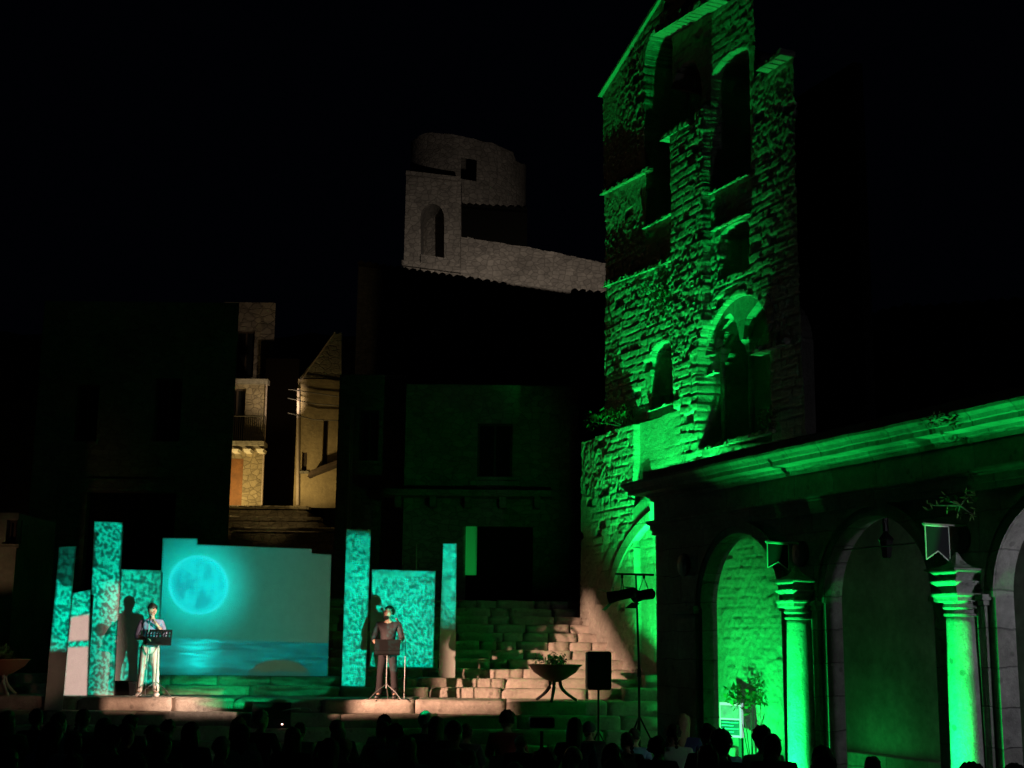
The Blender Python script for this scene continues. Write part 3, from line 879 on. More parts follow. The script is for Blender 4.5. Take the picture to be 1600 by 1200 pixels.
shrub('wall_shrub', 'small leafy tuft on the church wall above the little arched window', 'shrub', TOW.w(xg, -.05, zg),
      [(0, -.06, .05, .3, 110, .045), (-.25, .0, .2, .25, 70, .04), (.1, -.05, -.25, .2, 60, .04)], LEAFD, seed=5)
xg, zg = TOW.pix(1208, 655)
shrub('wall_shrub', 'leafy tuft at the right sill of the twin window', 'shrub', TOW.w(xg, -.12, zg),
      [(0, -.06, .02, .22, 90, .045), (.2, .0, .1, .2, 60, .04)], LEAF, seed=6)

# ------------------------------------------------------------------ wall to the right of the tower, behind the loggia
lw = empty('loggia_back_wall', TOW.w(8.5, -.15, GZ), TOW.a, 'dim green plastered wall behind the middle arch of the loggia', 'wall')
MB().box(.25, 9.5, 0, .4, 0, 4.6).build('plaster', PLASTER, lw)
MB().box(.25, 9.5, -.30, -.003, 0, .62).build('bench_ledge', STONE_A, lw, bevel=.02)

# ------------------------------------------------------------------ arcade
arc = empty('arcade', ARC.o, ARC.a, 'classical stone arcade with round arches and a heavy cornice on the right', 'arcade')
ZS = 1.70; RAD = 1.135; XL = -4.33; XR = 9.0; TH = .28
ztop = 3.05
cent = [-1.655, 1.715, 5.085]
wm = MB()
def face(pts): wm.add(pts, [tuple(range(len(pts)))])
edges = [XL] + [e for c in cent for e in (c - RAD, c + RAD)] + [XR]
for i in range(0, len(edges), 2):
    x0, x1 = edges[i], edges[i + 1]
    wm.add([(x0, y, z) for y in (0, TH) for z in (GZ, ZS)] + [(x1, y, z) for y in (0, TH) for z in (GZ, ZS)], [(0, 4, 5, 1), (2, 3, 7, 6), (0, 1, 3, 2), (4, 6, 7, 5)])
    for y in (0, TH): face([(x0, y, ZS), (x1, y, ZS), (x1, y, ztop), (x0, y, ztop)])
face([(XL, 0, ZS), (XL, TH, ZS), (XL, TH, ztop), (XL, 0, ztop)])
N = 28
for c in cent:
    for j in range(N):
        t0, t1 = math.pi * j / N, math.pi * (j + 1) / N
        a = (c - RAD * math.cos(t0), ZS + RAD * math.sin(t0)); b = (c - RAD * math.cos(t1), ZS + RAD * math.sin(t1))
        for y in (0, TH): face([(a[0], y, a[1]), (b[0], y, b[1]), (b[0], y, ztop), (a[0], y, ztop)])
        face([(a[0], 0, a[1]), (b[0], 0, b[1]), (b[0], TH, b[1]), (a[0], TH, a[1])])
wm.build('wall', STONE_A, arc)
# archivolts, pilasters, imposts
for c in cent:
    mb = MB()
    for j in range(N):
        t0, t1 = math.pi * j / N, math.pi * (j + 1) / N
        P = lambda r, t: (c - r * math.cos(t), ZS + r * math.sin(t))
        mb.prism([P(RAD + .004, t0), P(RAD + .17, t0), P(RAD + .17, t1), P(RAD + .004, t1)], -.03, -.001)
        mb.prism([P(RAD + .13, t0), P(RAD + .19, t0), P(RAD + .19, t1), P(RAD + .13, t1)], -.055, -.03)
    mb.build('archivolt', STONE_A, arc)


def sweep(name, prof, m=STONE_A, xl=XL, xr=XR, parent=arc, yb=1.2):
    """moulding wrapped round the left corner: prof of (out, z)"""
    mb = MB(); n = len(prof); vs = []
    nseg = 60; rg = random.Random(5)
    path = [('b', 0)] + [('f', i) for i in range(nseg + 1)]
    for kind, i in path:
        for o, z in prof:
            if kind == 'b': vs.append((xl - o, yb, z))
            else:
                x = (xl - o) + (xr - (xl - o)) * i / nseg
                vs.append((x, -o, z + noise.noise(Vector((x * 1.7, z * 3, 0))) * .012))
    fs = [(i * n + j, (i + 1) * n + j, (i + 1) * n + j + 1, i * n + j + 1) for i in range(len(path) - 1) for j in range(n - 1)]
    mb.add(vs, fs)
    return mb.build(name, m, parent)


sweep('architrave', [(0, 2.98), (.05, 2.98), (.05, 3.06), (.075, 3.06), (.075, 3.15), (.10, 3.16), (.13, 3.2), (.13, 3.23), (.0, 3.23)])
sweep('frieze', [(.02, 3.23), (.02, 3.57)])
sweep('cornice', [(.02, 3.57), (.06, 3.57), (.07, 3.62), (.12, 3.65), (.13, 3.69), (.36, 3.695), (.36, 3.76), (.39, 3.77), (.41, 3.82), (.46, 3.86), (.46, 3.90), (.1, 3.93), (-.2, 3.93)])
sweep('blocking_course', [(.16, 3.93), (.16, 4.10), (-.4, 4.13)], STONE_A)
MB().box(XL, XR, .0, .26, 3.0, 3.9).build('core', STONE_A, arc)


def capital(parent, cx, cy, r, half, sq=False):
    mb = MB()
    mb.lathe([(r, 1.47), (r + .03, 1.475), (r + .03, 1.50), (r, 1.51), (r, 1.55), (r + .02, 1.555)], 28, (cx, cy, 0), sq=sq)
    mb.lathe([(r + .02, 1.555), (r + .04, 1.575), (half - .03, 1.62), (half - .02, 1.635)], 28, (cx, cy, 0), sq=sq)
    mb.build('capital', STONE_C, parent)
    MB().lathe([(half - .03, 1.637), (half, 1.65), (half, 1.70), (half + .03, 1.715), (half + .03, 1.74)], 4, (cx, cy, 0), sq=True).build('abacus', STONE_C, parent)


for i, x in enumerate((-3.34, .03, 3.40, 6.77)):
    pc = MB().box(x - .43, x + .43, -.06, -.001, GZ + .3, 1.60).build('pilaster', STONE_A, arc, bevel=.008)
    ic = MB().box(x - .46, x + .46, -.10, -.0, 1.602, 1.66); ic.box(x - .49, x + .49, -.14, .0, 1.662, 1.73)
    ic.build('impost', STONE_A, pc)
    MB().box(x - .5, x + .5, -.38, -.002, GZ, GZ + .3).build('plinth', STONE_A, arc, bevel=.01)
    if i in (1, 2, 3):
        xp = x; x = x + .13
        cm = MB(); cy = -.17; prof = []
        for q in range(30):
            t = q / 29; z = GZ + .45 + (1.47 - GZ - .45) * t
            prof.append((.202 - .036 * t ** 1.6 + .003 * noise.noise(Vector((z * 4, i * 3, 0))), z))
        cm.lathe([(.24, GZ + .3), (.25, GZ + .34), (.24, GZ + .37), (.21, GZ + .39), (.22, GZ + .43)] + prof, 32, (x, cy, 0))
        co = cm.build('column', STONE_C, arc, True)
        capital(co, x, cy, .168, .215)
        # block on the capital, shaped after the scalloped light on the wall
        fm = MB()
        fm.lathe([(.13, 1.742), (.14, 1.78), (.17, 1.83), (.235, 1.875), (.235, 1.89), (.15, 1.90), (.165, 1.94), (.21, 1.985), (.28, 2.02), (.28, 2.035), (.16, 2.06), (.09, 2.10), (.05, 2.15), (.012, 2.24)], 4, (x, cy - .02, 0), sq=True)
        fo_ = fm.build('scallop_block', STONE_C, co)
        x = xp
    # round dark boss on the spandrel
    bo = MB(); bo.lathe([(.19, 0), (.19, .03), (.15, .05), (.06, .07)], 24); bo.v = [(x + a, -.002 - c2, 2.42 + b) for a, b, c2 in bo.v]
    bo.build('roundel', mat('dark_bronze', (.015, .015, .013), .6), arc)

# tie rod and lantern in the middle arch
def arcw(px, py, y): x, z = ARC.pix(px, py, y); return x, z
lx, lz = ARC.pix(1385, 870, .6)
lt = empty('hanging_lantern', ARC.w(lx, .6, lz), ARC.a, 'dark lantern hanging in the middle arch of the arcade', 'lantern')
MB().lathe([(.05, -.02), (.07, 0), (.10, .22), (.12, .24), (.04, .33), (.02, .36)], 6).build('body', BLACKM, lt)
MB().tube([(0, 0, .35), (0, 0, .72)], .045).build('drop_bracket', BLACKM, lt)
x0, z0 = ARC.pix(1336, 858, .14)
tr = empty('tie_rod', ARC.w(x0, .14, z0), ARC.a, 'thin iron tie rod crossing the middle arch', 'tie rod')
MB().tube([(-.35, 0, .005), (1.55, 0, -.0)], .011, 6).build('rod', IRONW, tr)
MB().box(-.36, -.33, -.04, .04, -.035, .045).build('anchor_plate', BLACKM, tr)

# pennants on brackets
def pennant(px_tip, px_wall, py, w_px, drop_m, label, seed):
    x0, z0 = ARC.pix(px_wall, py, -.02)
    y_out = -.62
    e = empty('pennant', ARC.w(x0, 0, z0), ARC.a, label, 'pennant', 'small swallow-tailed flags on the arcade')
    # the bracket stands straight out of the wall
    xt, zt_ = ARC.pix(px_tip, py - 4, y_out)
    xt -= x0; zt_ -= z0
    MB().tube([(0, -.0, 0), (xt, y_out, zt_)], .014, 8).build('bracket', IRONW, e)
    MB().lathe([(.0, -.03), (.03, 0), (.0, .03)], 8, (xt, y_out, zt_)).build('finial', IRONW, e)
    d = Vector((xt, y_out, zt_))
    p0 = d * .97; p1 = d * (1 - w_px)
    A = Vector((p0.x, p0.y, p0.z - .02)); B = Vector((p1.x, p1.y, p1.z - .02))
    dn = Vector((0, 0, -drop_m)); mid = (A + B) / 2 + dn * .72
    pts = [A, B, B + dn * 1.02, mid, A + dn * .97]
    nrm = (B - A).cross(dn).normalized() * .004
    vs = [p + nrm for p in pts] + [p - nrm for p in pts]
    MB().add(vs, [(0, 1, 2, 3, 4), (9, 8, 7, 6, 5)] + [(i, (i + 1) % 5, (i + 1) % 5 + 5, i + 5) for i in range(5)]).build('cloth', CLOTHB, e)
    tm = MB()
    for i in range(5):
        tm.tube([pts[i], pts[(i + 1) % 5]], .009, 6)
    tm.build('trim', TRIM, e)
    return e


pennant(1197, 1250, 850, .62, .36, 'plain dark swallow-tailed pennant with pale edging beside the first arch', 1)
pennant(1443, 1507, 822, .58, .42, 'dark pennant with pale edging under the leafy tuft between the second and third arches', 2)
xg, zg = ARC.pix(1500, 790, -.35)
shrub('wall_plant', 'leafy tuft growing from the arcade wall above the right pennant', 'plant', ARC.w(xg, -.35, zg),
      [(-.15, 0, .06, .15, 20, .045), (.12, 0, .12, .10, 22, .045), (-.35, 0, .0, .08, 9, .04), (0, .1, -.08, .10, 12, .04), (.15, 0, -.1, .08, 8, .035)], LEAF, seed=9)
xg, zg = ARC.pix(1490, 658, -.40)
shrub('wall_plant', 'weedy tuft growing in the gap of the arcade cornice', 'plant', ARC.w(xg, -.42, zg),
      [(-.2, -.05, .03, .12, 35, .035), (.0, -.05, .0, .12, 35, .035), (.2, -.05, .06, .13, 45, .04)], LEAF, seed=10)

# poster case and plant seen through the first arch
xg, zg = TOW.pix(1144, 1125, -.5)
pc = empty('display_case', TOW.w(xg, -.5, GZ), TOW.a - R(-25), 'lit display case with pictures on the ground inside the first arch', 'display case')
zz0 = TOW.pix(1144, 1152, -.5)[1] - GZ; zz1 = TOW.pix(1144, 1098, -.5)[1] - GZ
MB().box(-.25, .20, -.02, .06, zz0, zz1).build('frame', mat('white_frame', (.25, .25, .26), .5, emit=((.7, .9, 1), .45)), pc)
MB().box(-.23, .17, -.03, -.021, zz0 + (zz1 - zz0) * .55, zz1 - .05).build('picture', mat('lit_picture', (.1, .16, .15), .5, .8, 8, emit=((.2, .5, .4), .35)), pc)
MB().box(-.23, .17, -.03, -.021, zz0 + .04, zz0 + (zz1 - zz0) * .50).build('caption_board', mat('dark_board', (.02, .03, .05), .4, emit=((.02, .05, .12), .25)), pc)
cm = MB()
for i in range(4): cm.box(-.2, .05 + .1 * (i % 2), -.036, -.031, zz0 + .09 + i * .055, zz0 + .10 + i * .055)
cm.build('caption_lines', TRIM, pc)
MB().box(-.2, -.14, -.02, .05, 0, zz0).box(.14, .2, -.02, .05, 0, zz0).build('leg', BLACKM, pc)
xg, zg = TOW.pix(1165, 1085, -.35)
hb_ = zg - .35 - GZ
shrub('bush', 'leafy bush above the display case inside the first arch', 'bush', TOW.w(xg, -.25, GZ),
      [(-.30, 0, .35 + hb_, .2, 50, .07), (0, -.05, .32 + hb_, .22, 60, .07), (.32, 0, .25 + hb_, .2, 50, .07), (.1, 0, .55 + hb_, .14, 24, .055), (-.15, 0, .15 + hb_, .2, 40, .06)], mat('bright_leaf', (.10, .20, .06), .6), seed=12)

# ------------------------------------------------------------------ castle on the hill
CY = 72.0
UNLIT = mat('unlit_black', (.006, .006, .005), 1)  # near-black colour stands in for the shade on this block
ck = empty('castle_ruin', at(680, 420, CY), 0, 'brown castle ruin with a square tower and round tower on the hill', 'castle')
co = ck.location
def cp(px, py, Y=CY): p = at(px, py, Y); return (p.x - co.x, p.z - co.z)
def castle_wall(name, pts, y0, y1, m=STONE_K, holes=()): 
    return MB().prism([cp(*p) for p in pts], y0, y1).build(name, m, ck)
# square tower with arched opening: built of piers and lintel
mb = MB()
P = lambda *a: cp(*a)
mb.prism([P(629, 470), P(658, 475), P(657, 340), P(633, 340)], 0, 3)
mb.prism([P(694, 480), P(721, 485), P(720, 340), P(694, 340)], 0, 3)
mb.prism([P(656, 480), P(694, 484), P(694, 403), P(656, 397)], 0, 3)
# head of the arch
for i in range(10):
    t0, t1 = math.pi * i / 10, math.pi * (i + 1) / 10
    q = lambda t: (675.5 - 18.5 * math.cos(t), 340 - 22 * math.sin(t))
    a, b = q(t0), q(t1)
    mb.prism([P(*a), P(*b), P(b[0], 300), P(a[0], 300)], 0, 3)
mb.prism([P(633, 340), P(657, 340), P(657, 300), P(634, 300)], 0, 3); mb.prism([P(694, 340), P(720, 340), P(720, 300), P(694, 300)], 0, 3)
mb.prism([P(634, 300), P(720, 300), P(720, 278), P(635, 268)], 0, 3)
mb.build('square_tower', STONE_K, ck)
MB().prism([P(635, 268), P(720, 278), P(721, 284), P(634, 274)], -.18, .0).build('string_course', STONE_K, ck)
MB().prism([P(628, 408), P(720, 421), P(720, 428), P(628, 416)], -.25, .0).build('string_course', STONE_K, ck)
MB().prism([P(640, 268), P(720, 278), P(720, 500), P(640, 490)], 3.0, 3.2).build('back', VOID, ck)
# round tower
RTY = CY + 5.4
cx0 = (cp(640, 300, RTY)[0] + cp(822, 300, RTY)[0]) / 2; rr = (cp(822, 300, RTY)[0] - cp(640, 300, RTY)[0]) / 2
rt = MB(); n = 72; vs = []; fs = []
zlo = P(730, 330)[1]
Z0 = P(700, 470)[1]
PRJ = ROT.to_3x3().transposed()
def rt_top(x, Y):
    q = PRJ @ (Vector((x + co.x, Y, 27)) - CAM); px = 800 + F * q.x / -q.z
    pxs = [(600, 222), (640, 222), (662, 207), (700, 209), (740, 217), (775, 226), (802, 238), (804, 251), (815, 255), (830, 262)]
    py = 222
    for (pa, ya), (pb_, yb) in zip(pxs, pxs[1:]):
        if pa <= px <= pb_: py = ya + (yb - ya) * (px - pa) / (pb_ - pa)
    return cp(px, py, Y)[1]
rows = 24
wx0, wx1 = cp(719, 265, RTY - rr)[0] - cx0, cp(742, 265, RTY - rr)[0] - cx0; wz0, wz1 = cp(730, 283, RTY - rr)[1], cp(730, 248, RTY - rr)[1]
for k_ in range(rows + 1):
    for j in range(n):
        a = -math.pi + 2 * math.pi * j / n
        xx_, yy_ = cx0 + rr * math.cos(a), RTY + rr * math.sin(a)
        zt_ = rt_top(xx_, yy_) + .12 * noise.noise(Vector((j * .5, 0, 0)))
        vs.append((xx_, yy_ - CY, Z0 + (zt_ - Z0) * k_ / rows))
for k_ in range(rows):
    for j in range(n):
        j2 = (j + 1) % n
        q = [vs[k_ * n + j], vs[k_ * n + j2], vs[(k_ + 1) * n + j2], vs[(k_ + 1) * n + j]]
        mx = sum(v[0] for v in q) / 4 - cx0; mz = sum(v[2] for v in q) / 4; my = sum(v[1] for v in q) / 4
        if wx0 < mx < wx1 and wz0 < mz < wz1 and my < 5: continue
        fs.append((k_ * n + j, k_ * n + j2, (k_ + 1) * n + j2, (k_ + 1) * n + j))
rt.add(vs, fs); rt.build('round_tower', STONE_K, ck)
# rampart running down to the right
rm = MB(); topl = [(720, 370), (760, 377), (800, 383), (840, 390), (880, 398), (920, 406), (960, 415)]
rg = random.Random(2)
for (a, b) in zip(topl, topl[1:]):
    for s_ in range(4):
        xa = a[0] + (b[0] - a[0]) * s_ / 4; xb = a[0] + (b[0] - a[0]) * (s_ + 1) / 4
        ya = a[1] + (b[1] - a[1]) * s_ / 4 + rg.uniform(-1, 1); yb = a[1] + (b[1] - a[1]) * (s_ + 1) / 4 + rg.uniform(-1, 1)
        rm.prism([P(xa, 520), P(xb, 520), P(xb, yb), P(xa, ya)], -.1, 1.2)
rm.build('rampart', STONE_K, ck)
cf = spot('castle_fill', at(800, 345, 58.0), at(760, 330, CY), 3500, (1, .86, .74), 70, .2, .1)  # added unseen lamp in mid-air; mask and gradient shape its light
k = LN(cf); fuv = uv_of(cf)
cm_ = k.poly([fuv(at(px, py, CY)) for px, py in ((615, 170), (835, 170), (962, 385), (962, 458), (890, 459), (625, 421))], .006)
grad = k.ramp(k.v, fuv(at(740, 190, CY))[1], fuv(at(740, 440, CY))[1])
grad = k.m('ADD', .27, k.m('MULTIPLY', k.m('POWER', grad, 2.4), .73))
k.put(k.em.inputs[0], (1, .86, .74, 1)); k.put(k.em.inputs[1], k.m('MULTIPLY', cm_, grad))

# dark houses climbing the slope below the castle; they cut off the rampart's foot
def dark_house(px0, px1, ytop0, ytop1, Y, label, mroof=TILE, ridge=None, wins=((.25, .3), (.6, .3)), base=None, deep=2.4, mw=STONE_H):
    a = at(px0, ytop0, Y); b = at(px1, ytop1, Y)
    z0 = base if base is not None else min(hill_z(a.x, Y), hill_z(b.x, Y)) - 1
    e = empty('stone_house', (a.x, Y, z0), 0, label, 'house', 'dark houses on the slope')
    W = b.x - a.x; h0 = a.z - z0; h1 = b.z - z0
    MB().prism([(0, 0), (W, 0), (W, h1 - .25), (0, h0 - .25)], 0, deep).build('wall', mw, e)
    rf = MB(); nt = max(6, int(W / .35))
    for i in range(nt):
        xa = W * i / nt; xb = W * (i + 1) / nt; za = h0 + (h1 - h0) * i / nt
        rf.prism([(xa - .0, za - .24), (xb, za - .24), (xb - .02, za - .16 + .06 * (i % 2)), ((xa + xb) / 2, za - .05), (xa, za - .16)], -.35, deep + .3)
    rf.build('roof', mroof, e)
    for (fx, fz) in wins:
        x = W * fx; z = h0 - 1.2 - fz * 2
        f = MB(); f.box(x - .1, x, -.06, -.002, z - .1, z + 1.2).box(x + .8, x + .9, -.06, -.002, z - .1, z + 1.2).box(x, x + .8, -.06, -.002, z + 1.1, z + 1.2).box(x - .15, x + .95, -.1, -.002, z - .2, z - .1)
        fo2 = f.build('window', STONE_A, e)
        MB().box(x, x + .8, -.02, -.003, z - .1, z + 1.1).build('pane', GLASSD, fo2)
    return e


dark_house(560, 720, 408, 432, 66, 'unlit house roofline just below the square castle tower')
dark_house(716, 792, 431, 443, 65.5, 'unlit house below the middle of the castle rampart')
dark_house(790, 895, 445, 461, 65, 'unlit house below the lower castle rampart')
dark_house(892, 985, 451, 461, 64.5, 'unlit house between the castle rampart and the church')
dark_house(721, 824, 319, 326, 73.4, 'block coloured near black for the unlit area between the round tower and the rampart', wins=(), base=at(720, 400, 73.4).z, deep=.25, mw=UNLIT, mroof=UNLIT)
dark_house(1275, 1420, 505, 470, 42, 'barely visible house roof to the right of the church', base=GZ, wins=((.4, .3),))
dark_house(1400, 1700, 478, 455, 40, 'barely visible house at the far right behind the arcade', base=GZ, wins=((.2, .3),))

# ------------------------------------------------------------------ houses round the square
def facade(name, label, px0, px1, ytop, Y, m, base=GZ, holes=(), deep=5.0, cat='house', skew=0.0):
    """front wall with real openings; holes in pixels (x0, x1, ytop, ybottom)"""
    a = at(px0, ytop, Y); b = at(px1, ytop, Y)
    e = empty(name, (a.x, Y, base), 0, label, cat)
    def L(px, py): p = at(px, py, Y); return p.x - a.x, p.z - base
    W = b.x - a.x; H = a.z - base
    hs = [(L(h[0], h[3])[0], L(h[1], h[3])[0], max(0, L(h[0], h[3])[1]), L(h[0], h[2])[1]) for h in holes]
    xs = sorted({0, W} | {h[0] for h in hs} | {h[1] for h in hs}); zs = sorted({0, H} | {h[2] for h in hs} | {h[3] for h in hs})
    mb = MB()
    for i in range(len(xs) - 1):
        for j in range(len(zs) - 1):
            mx = (xs[i] + xs[i + 1]) / 2; mz = (zs[j] + zs[j + 1]) / 2
            if any(h[0] < mx < h[1] and h[2] < mz < h[3] for h in hs): continue
            mb.add([(xs[i], 0, zs[j]), (xs[i + 1], 0, zs[j]), (xs[i + 1], 0, zs[j + 1]), (xs[i], 0, zs[j + 1])], [(0, 1, 2, 3)])
    for h in hs:
        mb.add([(h[0], 0, h[2]), (h[0], .35, h[2]), (h[0], .35, h[3]), (h[0], 0, h[3])], [(0, 1, 2, 3)])
        mb.add([(h[1], 0, h[2]), (h[1], .35, h[2]), (h[1], .35, h[3]), (h[1], 0, h[3])], [(0, 1, 2, 3)])
        mb.add([(h[0], 0, h[3]), (h[1], 0, h[3]), (h[1], .35, h[3]), (h[0], .35, h[3])], [(0, 1, 2, 3)])
        mb.add([(h[0], 0, h[2]), (h[1], 0, h[2]), (h[1], .35, h[2]), (h[0], .35, h[2])], [(0, 1, 2, 3)])
    mb.add([(0, 0, 0), (0, deep, 0), (0, deep, H), (0, 0, H)], [(0, 1, 2, 3)]); mb.add([(W, 0, 0), (W + skew, deep, 0), (W + skew, deep, H), (W, 0, H)], [(0, 1, 2, 3)])
    mb.add([(0, 0, H), (W, 0, H), (W + skew, deep, H), (0, deep, H)], [(0, 1, 2, 3)])
    mb.build('wall', m, e)
    return e, L, hs


def fill_window(e, h, kind='window', glass=GLASSD, fm=WOODD):
    x0, x1, z0, z1 = h
    f = MB(); t = .06
    f.box(x0, x0 + t, .2, .26, z0, z1).box(x1 - t, x1, .2, .26, z0, z1).box(x0 + t, x1 - t, .2, .26, z1 - t, z1).box(x0 + t, x1 - t, .2, .26, z0, z0 + t)
    f.box((x0 + x1) / 2 - t / 2, (x0 + x1) / 2 + t / 2, .2, .26, z0 + t, z1 - t)
    o = f.build(kind, fm, e)
    MB().box(x0, x1, .27, .3, z0, z1).build('pane' if kind == 'window' else 'leaf', glass, o)
    MB().box(x0 - .08, x1 + .08, -.08, .1, z0 - .09, z0 - .002).build('sill', STONE_A, e) if kind == 'window' else None
    return o


# left: large dark stone house
e, L, hs = facade('stone_house', 'large dark stone house behind the left boards with a wide black doorway', 70, 374, 470, 38, STONE_H,
                  holes=((120, 262, 768, 1010), (112, 150, 600, 690), (236, 280, 590, 690)), skew=-1.3)
fill_window(e, hs[1]); fill_window(e, hs[2])
MB().box(hs[0][0], hs[0][1], .3, .36, 0, hs[0][3]).build('door', VOID, e)
MB().box(hs[0][0] - .3, hs[0][1] + .3, -.12, -.002, hs[0][3] + .02, hs[0][3] + .35).build('lintel', STONE_H, e)
x_, z_ = L(62, 814)
MB().box(x_ - .3, x_ + .7, -.15, -.0, z_ - .03, z_ + .03).build('ledge', STONE_A, e)
# far left: low house with a small warm-lit window surround
e, L, hs = facade('small_house', 'low brown house with a small window at the left edge of the picture', -80, 28, 800, 35, PLASTER,
                  holes=((8, 26, 812, 850),))
fill_window(e, hs[0])
spot('alley_lamp_left', at(-60, 930, 33), at(8, 870, 35), 22, (1, .6, .3), 50, .8, .1)

# centre house: dim green front, balcony slab, dark doorway
e, L, hs = facade('stone_house', 'dim green stone house behind the right boards with a balcony slab', 635, 905, 600, 37.5, STONE_H,
                  holes=((726, 832, 822, 940), (745, 800, 660, 745)))
fill_window(e, hs[1])
MB().box(hs[0][0], hs[0][1], .5, .56, 0, hs[0][3]).build('door', VOID, e)
pn = L(745, 860)[0]
MB().box(hs[0][0] + .0, pn, .1, .34, L(730, 898)[1], hs[0][3]).build('door_shutter', mat('pale_shutter', (.5, .5, .45), .6), e)
gd = spot('green_door_fill', at(775, 905, 35.3) , at(737, 860, 37.6), 65, GREEN, 60, .2, .03)  # added unseen lamp, masked to the lit strip in the doorway
k = LN(gd); fuv = uv_of(gd)
k.put(k.em.inputs[0], (*GREEN, 1)); k.put(k.em.inputs[1], k.poly([fuv(at(px, py, 37.6)) for px, py in ((724, 820), (744, 820), (744, 900), (724, 900))], .03))
x0, z0 = L(602, 765); x1, z1 = L(862, 775)
MB().box(x0, x1, -.75, -.003, z1 - .1, z1 + .08).build('balcony_slab', STONE_H, e, bevel=.01)
for i in range(5):
    xx = x0 + .4 + (x1 - x0 - .8) * i / 4
    MB().prism([(xx - .09, z1 - .38), (xx + .09, z1 - .38), (xx + .09, z1 - .1), (xx - .09, z1 - .1)], -.55, -.002).build('corbel', STONE_H, e)
x_, z_ = L(760, 745); MB().box(hs[1][0] - .2, hs[1][1] + .2, -.15, -.0, hs[1][2] - .25, hs[1][2] - .12).build('ledge', STONE_A, e)
e, L, hs = facade('narrow_house', 'narrow unlit house between the lit alley and the green stone house', 531, 634, 585, 40, STONE_H, holes=((560, 590, 640, 720),))
fill_window(e, hs[0])
e, L, hs = facade('corner_house', 'black unlit house beside the left edge of the church', 906, 1100, 560, 41, STONE_H, holes=((925, 950, 640, 700),))
fill_window(e, hs[0])

# ------------------------------------------------------------------ the lamp-lit alley
AY = 46.0
e, L, hs = facade('balcony_house', 'tall narrow stone house with a railed balcony in the lamp-lit alley', 330, 416, 600, AY, STONE_B, base=at(380, 792, AY).z,
                  holes=((352, 377, 716, 792), (350, 380, 606, 700)), deep=2, skew=-.5)
MB().box(hs[0][0], hs[0][1] - .02, .1, .16, hs[0][2], hs[0][3]).build('door', mat('orange_door', (.30, .13, .04), .7, .5, 4), e)
fill_window(e, hs[1], 'balcony_door')
x0 = L(350, 700)[0]; x1, z1 = L(418, 697)
sl = MB().box(x0, x1, -.7, -.003, z1 - .07, z1 + .07).build('balcony_slab', STONE_A, e)
for px in (372, 391, 411):
    x, z = L(px, 706)
    MB().prism([(x - .10, z - .08), (x + .10, z - .08), (x + .13, z + .02), (x - .13, z + .02)], -.6, -.002).build('corbel', mat('white_corbel', (.7, .68, .6), .8), e)
rl = MB()
zt_ = L(380, 655)[1]
for i in range(22):
    x = x0 + (x1 - x0) * i / 21
    rl.tube([(x, -.66, z1 + .07), (x, -.66, zt_)], .014, 5)
rl.tube([(x0, -.66, zt_), (x1, -.66, zt_)], .025, 6)
rl.build('balcony_railing', BLACKM, e)
x_, z_ = L(372, 600); MB().box(x_ - 1.2, L(420, 600)[0], -.25, .2, z_ - .02, z_ + .14).build('cornice', STONE_A, e)
x_, z_ = L(418, 600)
MB().tube([(x_, -.08, L(418, 790)[1]), (x_ - .02, -.08, L(418, 600)[1])], .035, 8).build('drainpipe', IRONW, e)
e, L, hs = facade('tall_house', 'dim brown stone tower house rising behind the balcony in the alley', 350, 431, 472, AY + 3, STONE_K, base=at(380, 800, AY).z, holes=((366, 395, 516, 590),), deep=2, skew=-.5)
fill_window(e, hs[0])
spot('alley_lamp_upper', at(455, 650, AY - 2.5), at(405, 530, AY + 3), 260, (1, .72, .45), 70, .8, .1)
# right-hand house of the alley, its lit flank
e, L, hs = facade('alley_house', 'ochre plastered house flank with barred windows on the right of the alley', 466, 532, 592, AY - 1.5, PLASTER_Y, base=at(480, 800, AY).z,
                  holes=((471, 479, 706, 736), (503, 511, 655, 725)), deep=4)
fill_window(e, hs[0]); fill_window(e, hs[1])
a = L(466, 790); b = L(467, 608)
MB().tube([(a[0], -.1, a[1]), (b[0], -.1, b[1])], .05, 8).build('drainpipe', IRONW, e)
a = L(470, 596); b = L(524, 520)
MB().tube([(a[0], -.1, a[1]), (b[0], -.1, b[1])], .028, 6).build('stair_rail', IRONW, e)
gb = [L(466, 593), L(472, 585), L(522, 522), L(533, 519), L(533, 593)]
MB().prism([(p[0] + .01, p[1]) for p in gb], .02, .4).build('gable', STONE_H, e)
x0, z0 = L(484, 748)
aw = MB(); aw.prism([(x0, z0), (x0 + 1.2, z0 + .5), (x0 + 1.2, z0 + .65), (x0 + .1, z0 + .2)], -.6, -.01); aw.build('canopy', TILE, e)
wr_ = MB(); 
for yy, sg in ((618, .0), (632, .06), (655, .1)):
    a = L(452, yy - 8); b = L(532, yy + 4)
    wr_.tube([(a[0], -.25, a[1]), ((a[0] + b[0]) / 2, -.25, (a[1] + b[1]) / 2 - sg), (b[0], -.25, b[1])], .018, 5)
wr_.build('cable', BLACKM, e)
e, L, hs = facade('alley_dark_gap', 'near-black front filling the unlit gap in the middle of the alley', 416, 468, 560, AY + 1.5, mat('unlit_gap', (.004, .003, .002), 1), base=at(440, 800, AY).z, deep=3)  # near-black colour stands in for the dark gap between the houses
# pale posts on the right of the alley
a = at(543, 715, AY - 4); b = at(548, 632, AY - 4)
pw = empty('scaffold_post', (a.x, AY - 7, GZ), 0, 'pair of thin pale posts right of the lamp-lit alley', 'posts')
for dx in (0, .13):
    a = at(546 + dx * 45, 715, AY - 7); b = at(549 + dx * 25, 635, AY - 7)
    MB().tube([(a.x - pw.location.x, 0, 0), (b.x - pw.location.x, 0, b.z - GZ)], .028, 6).build('post', IRONW, pw)
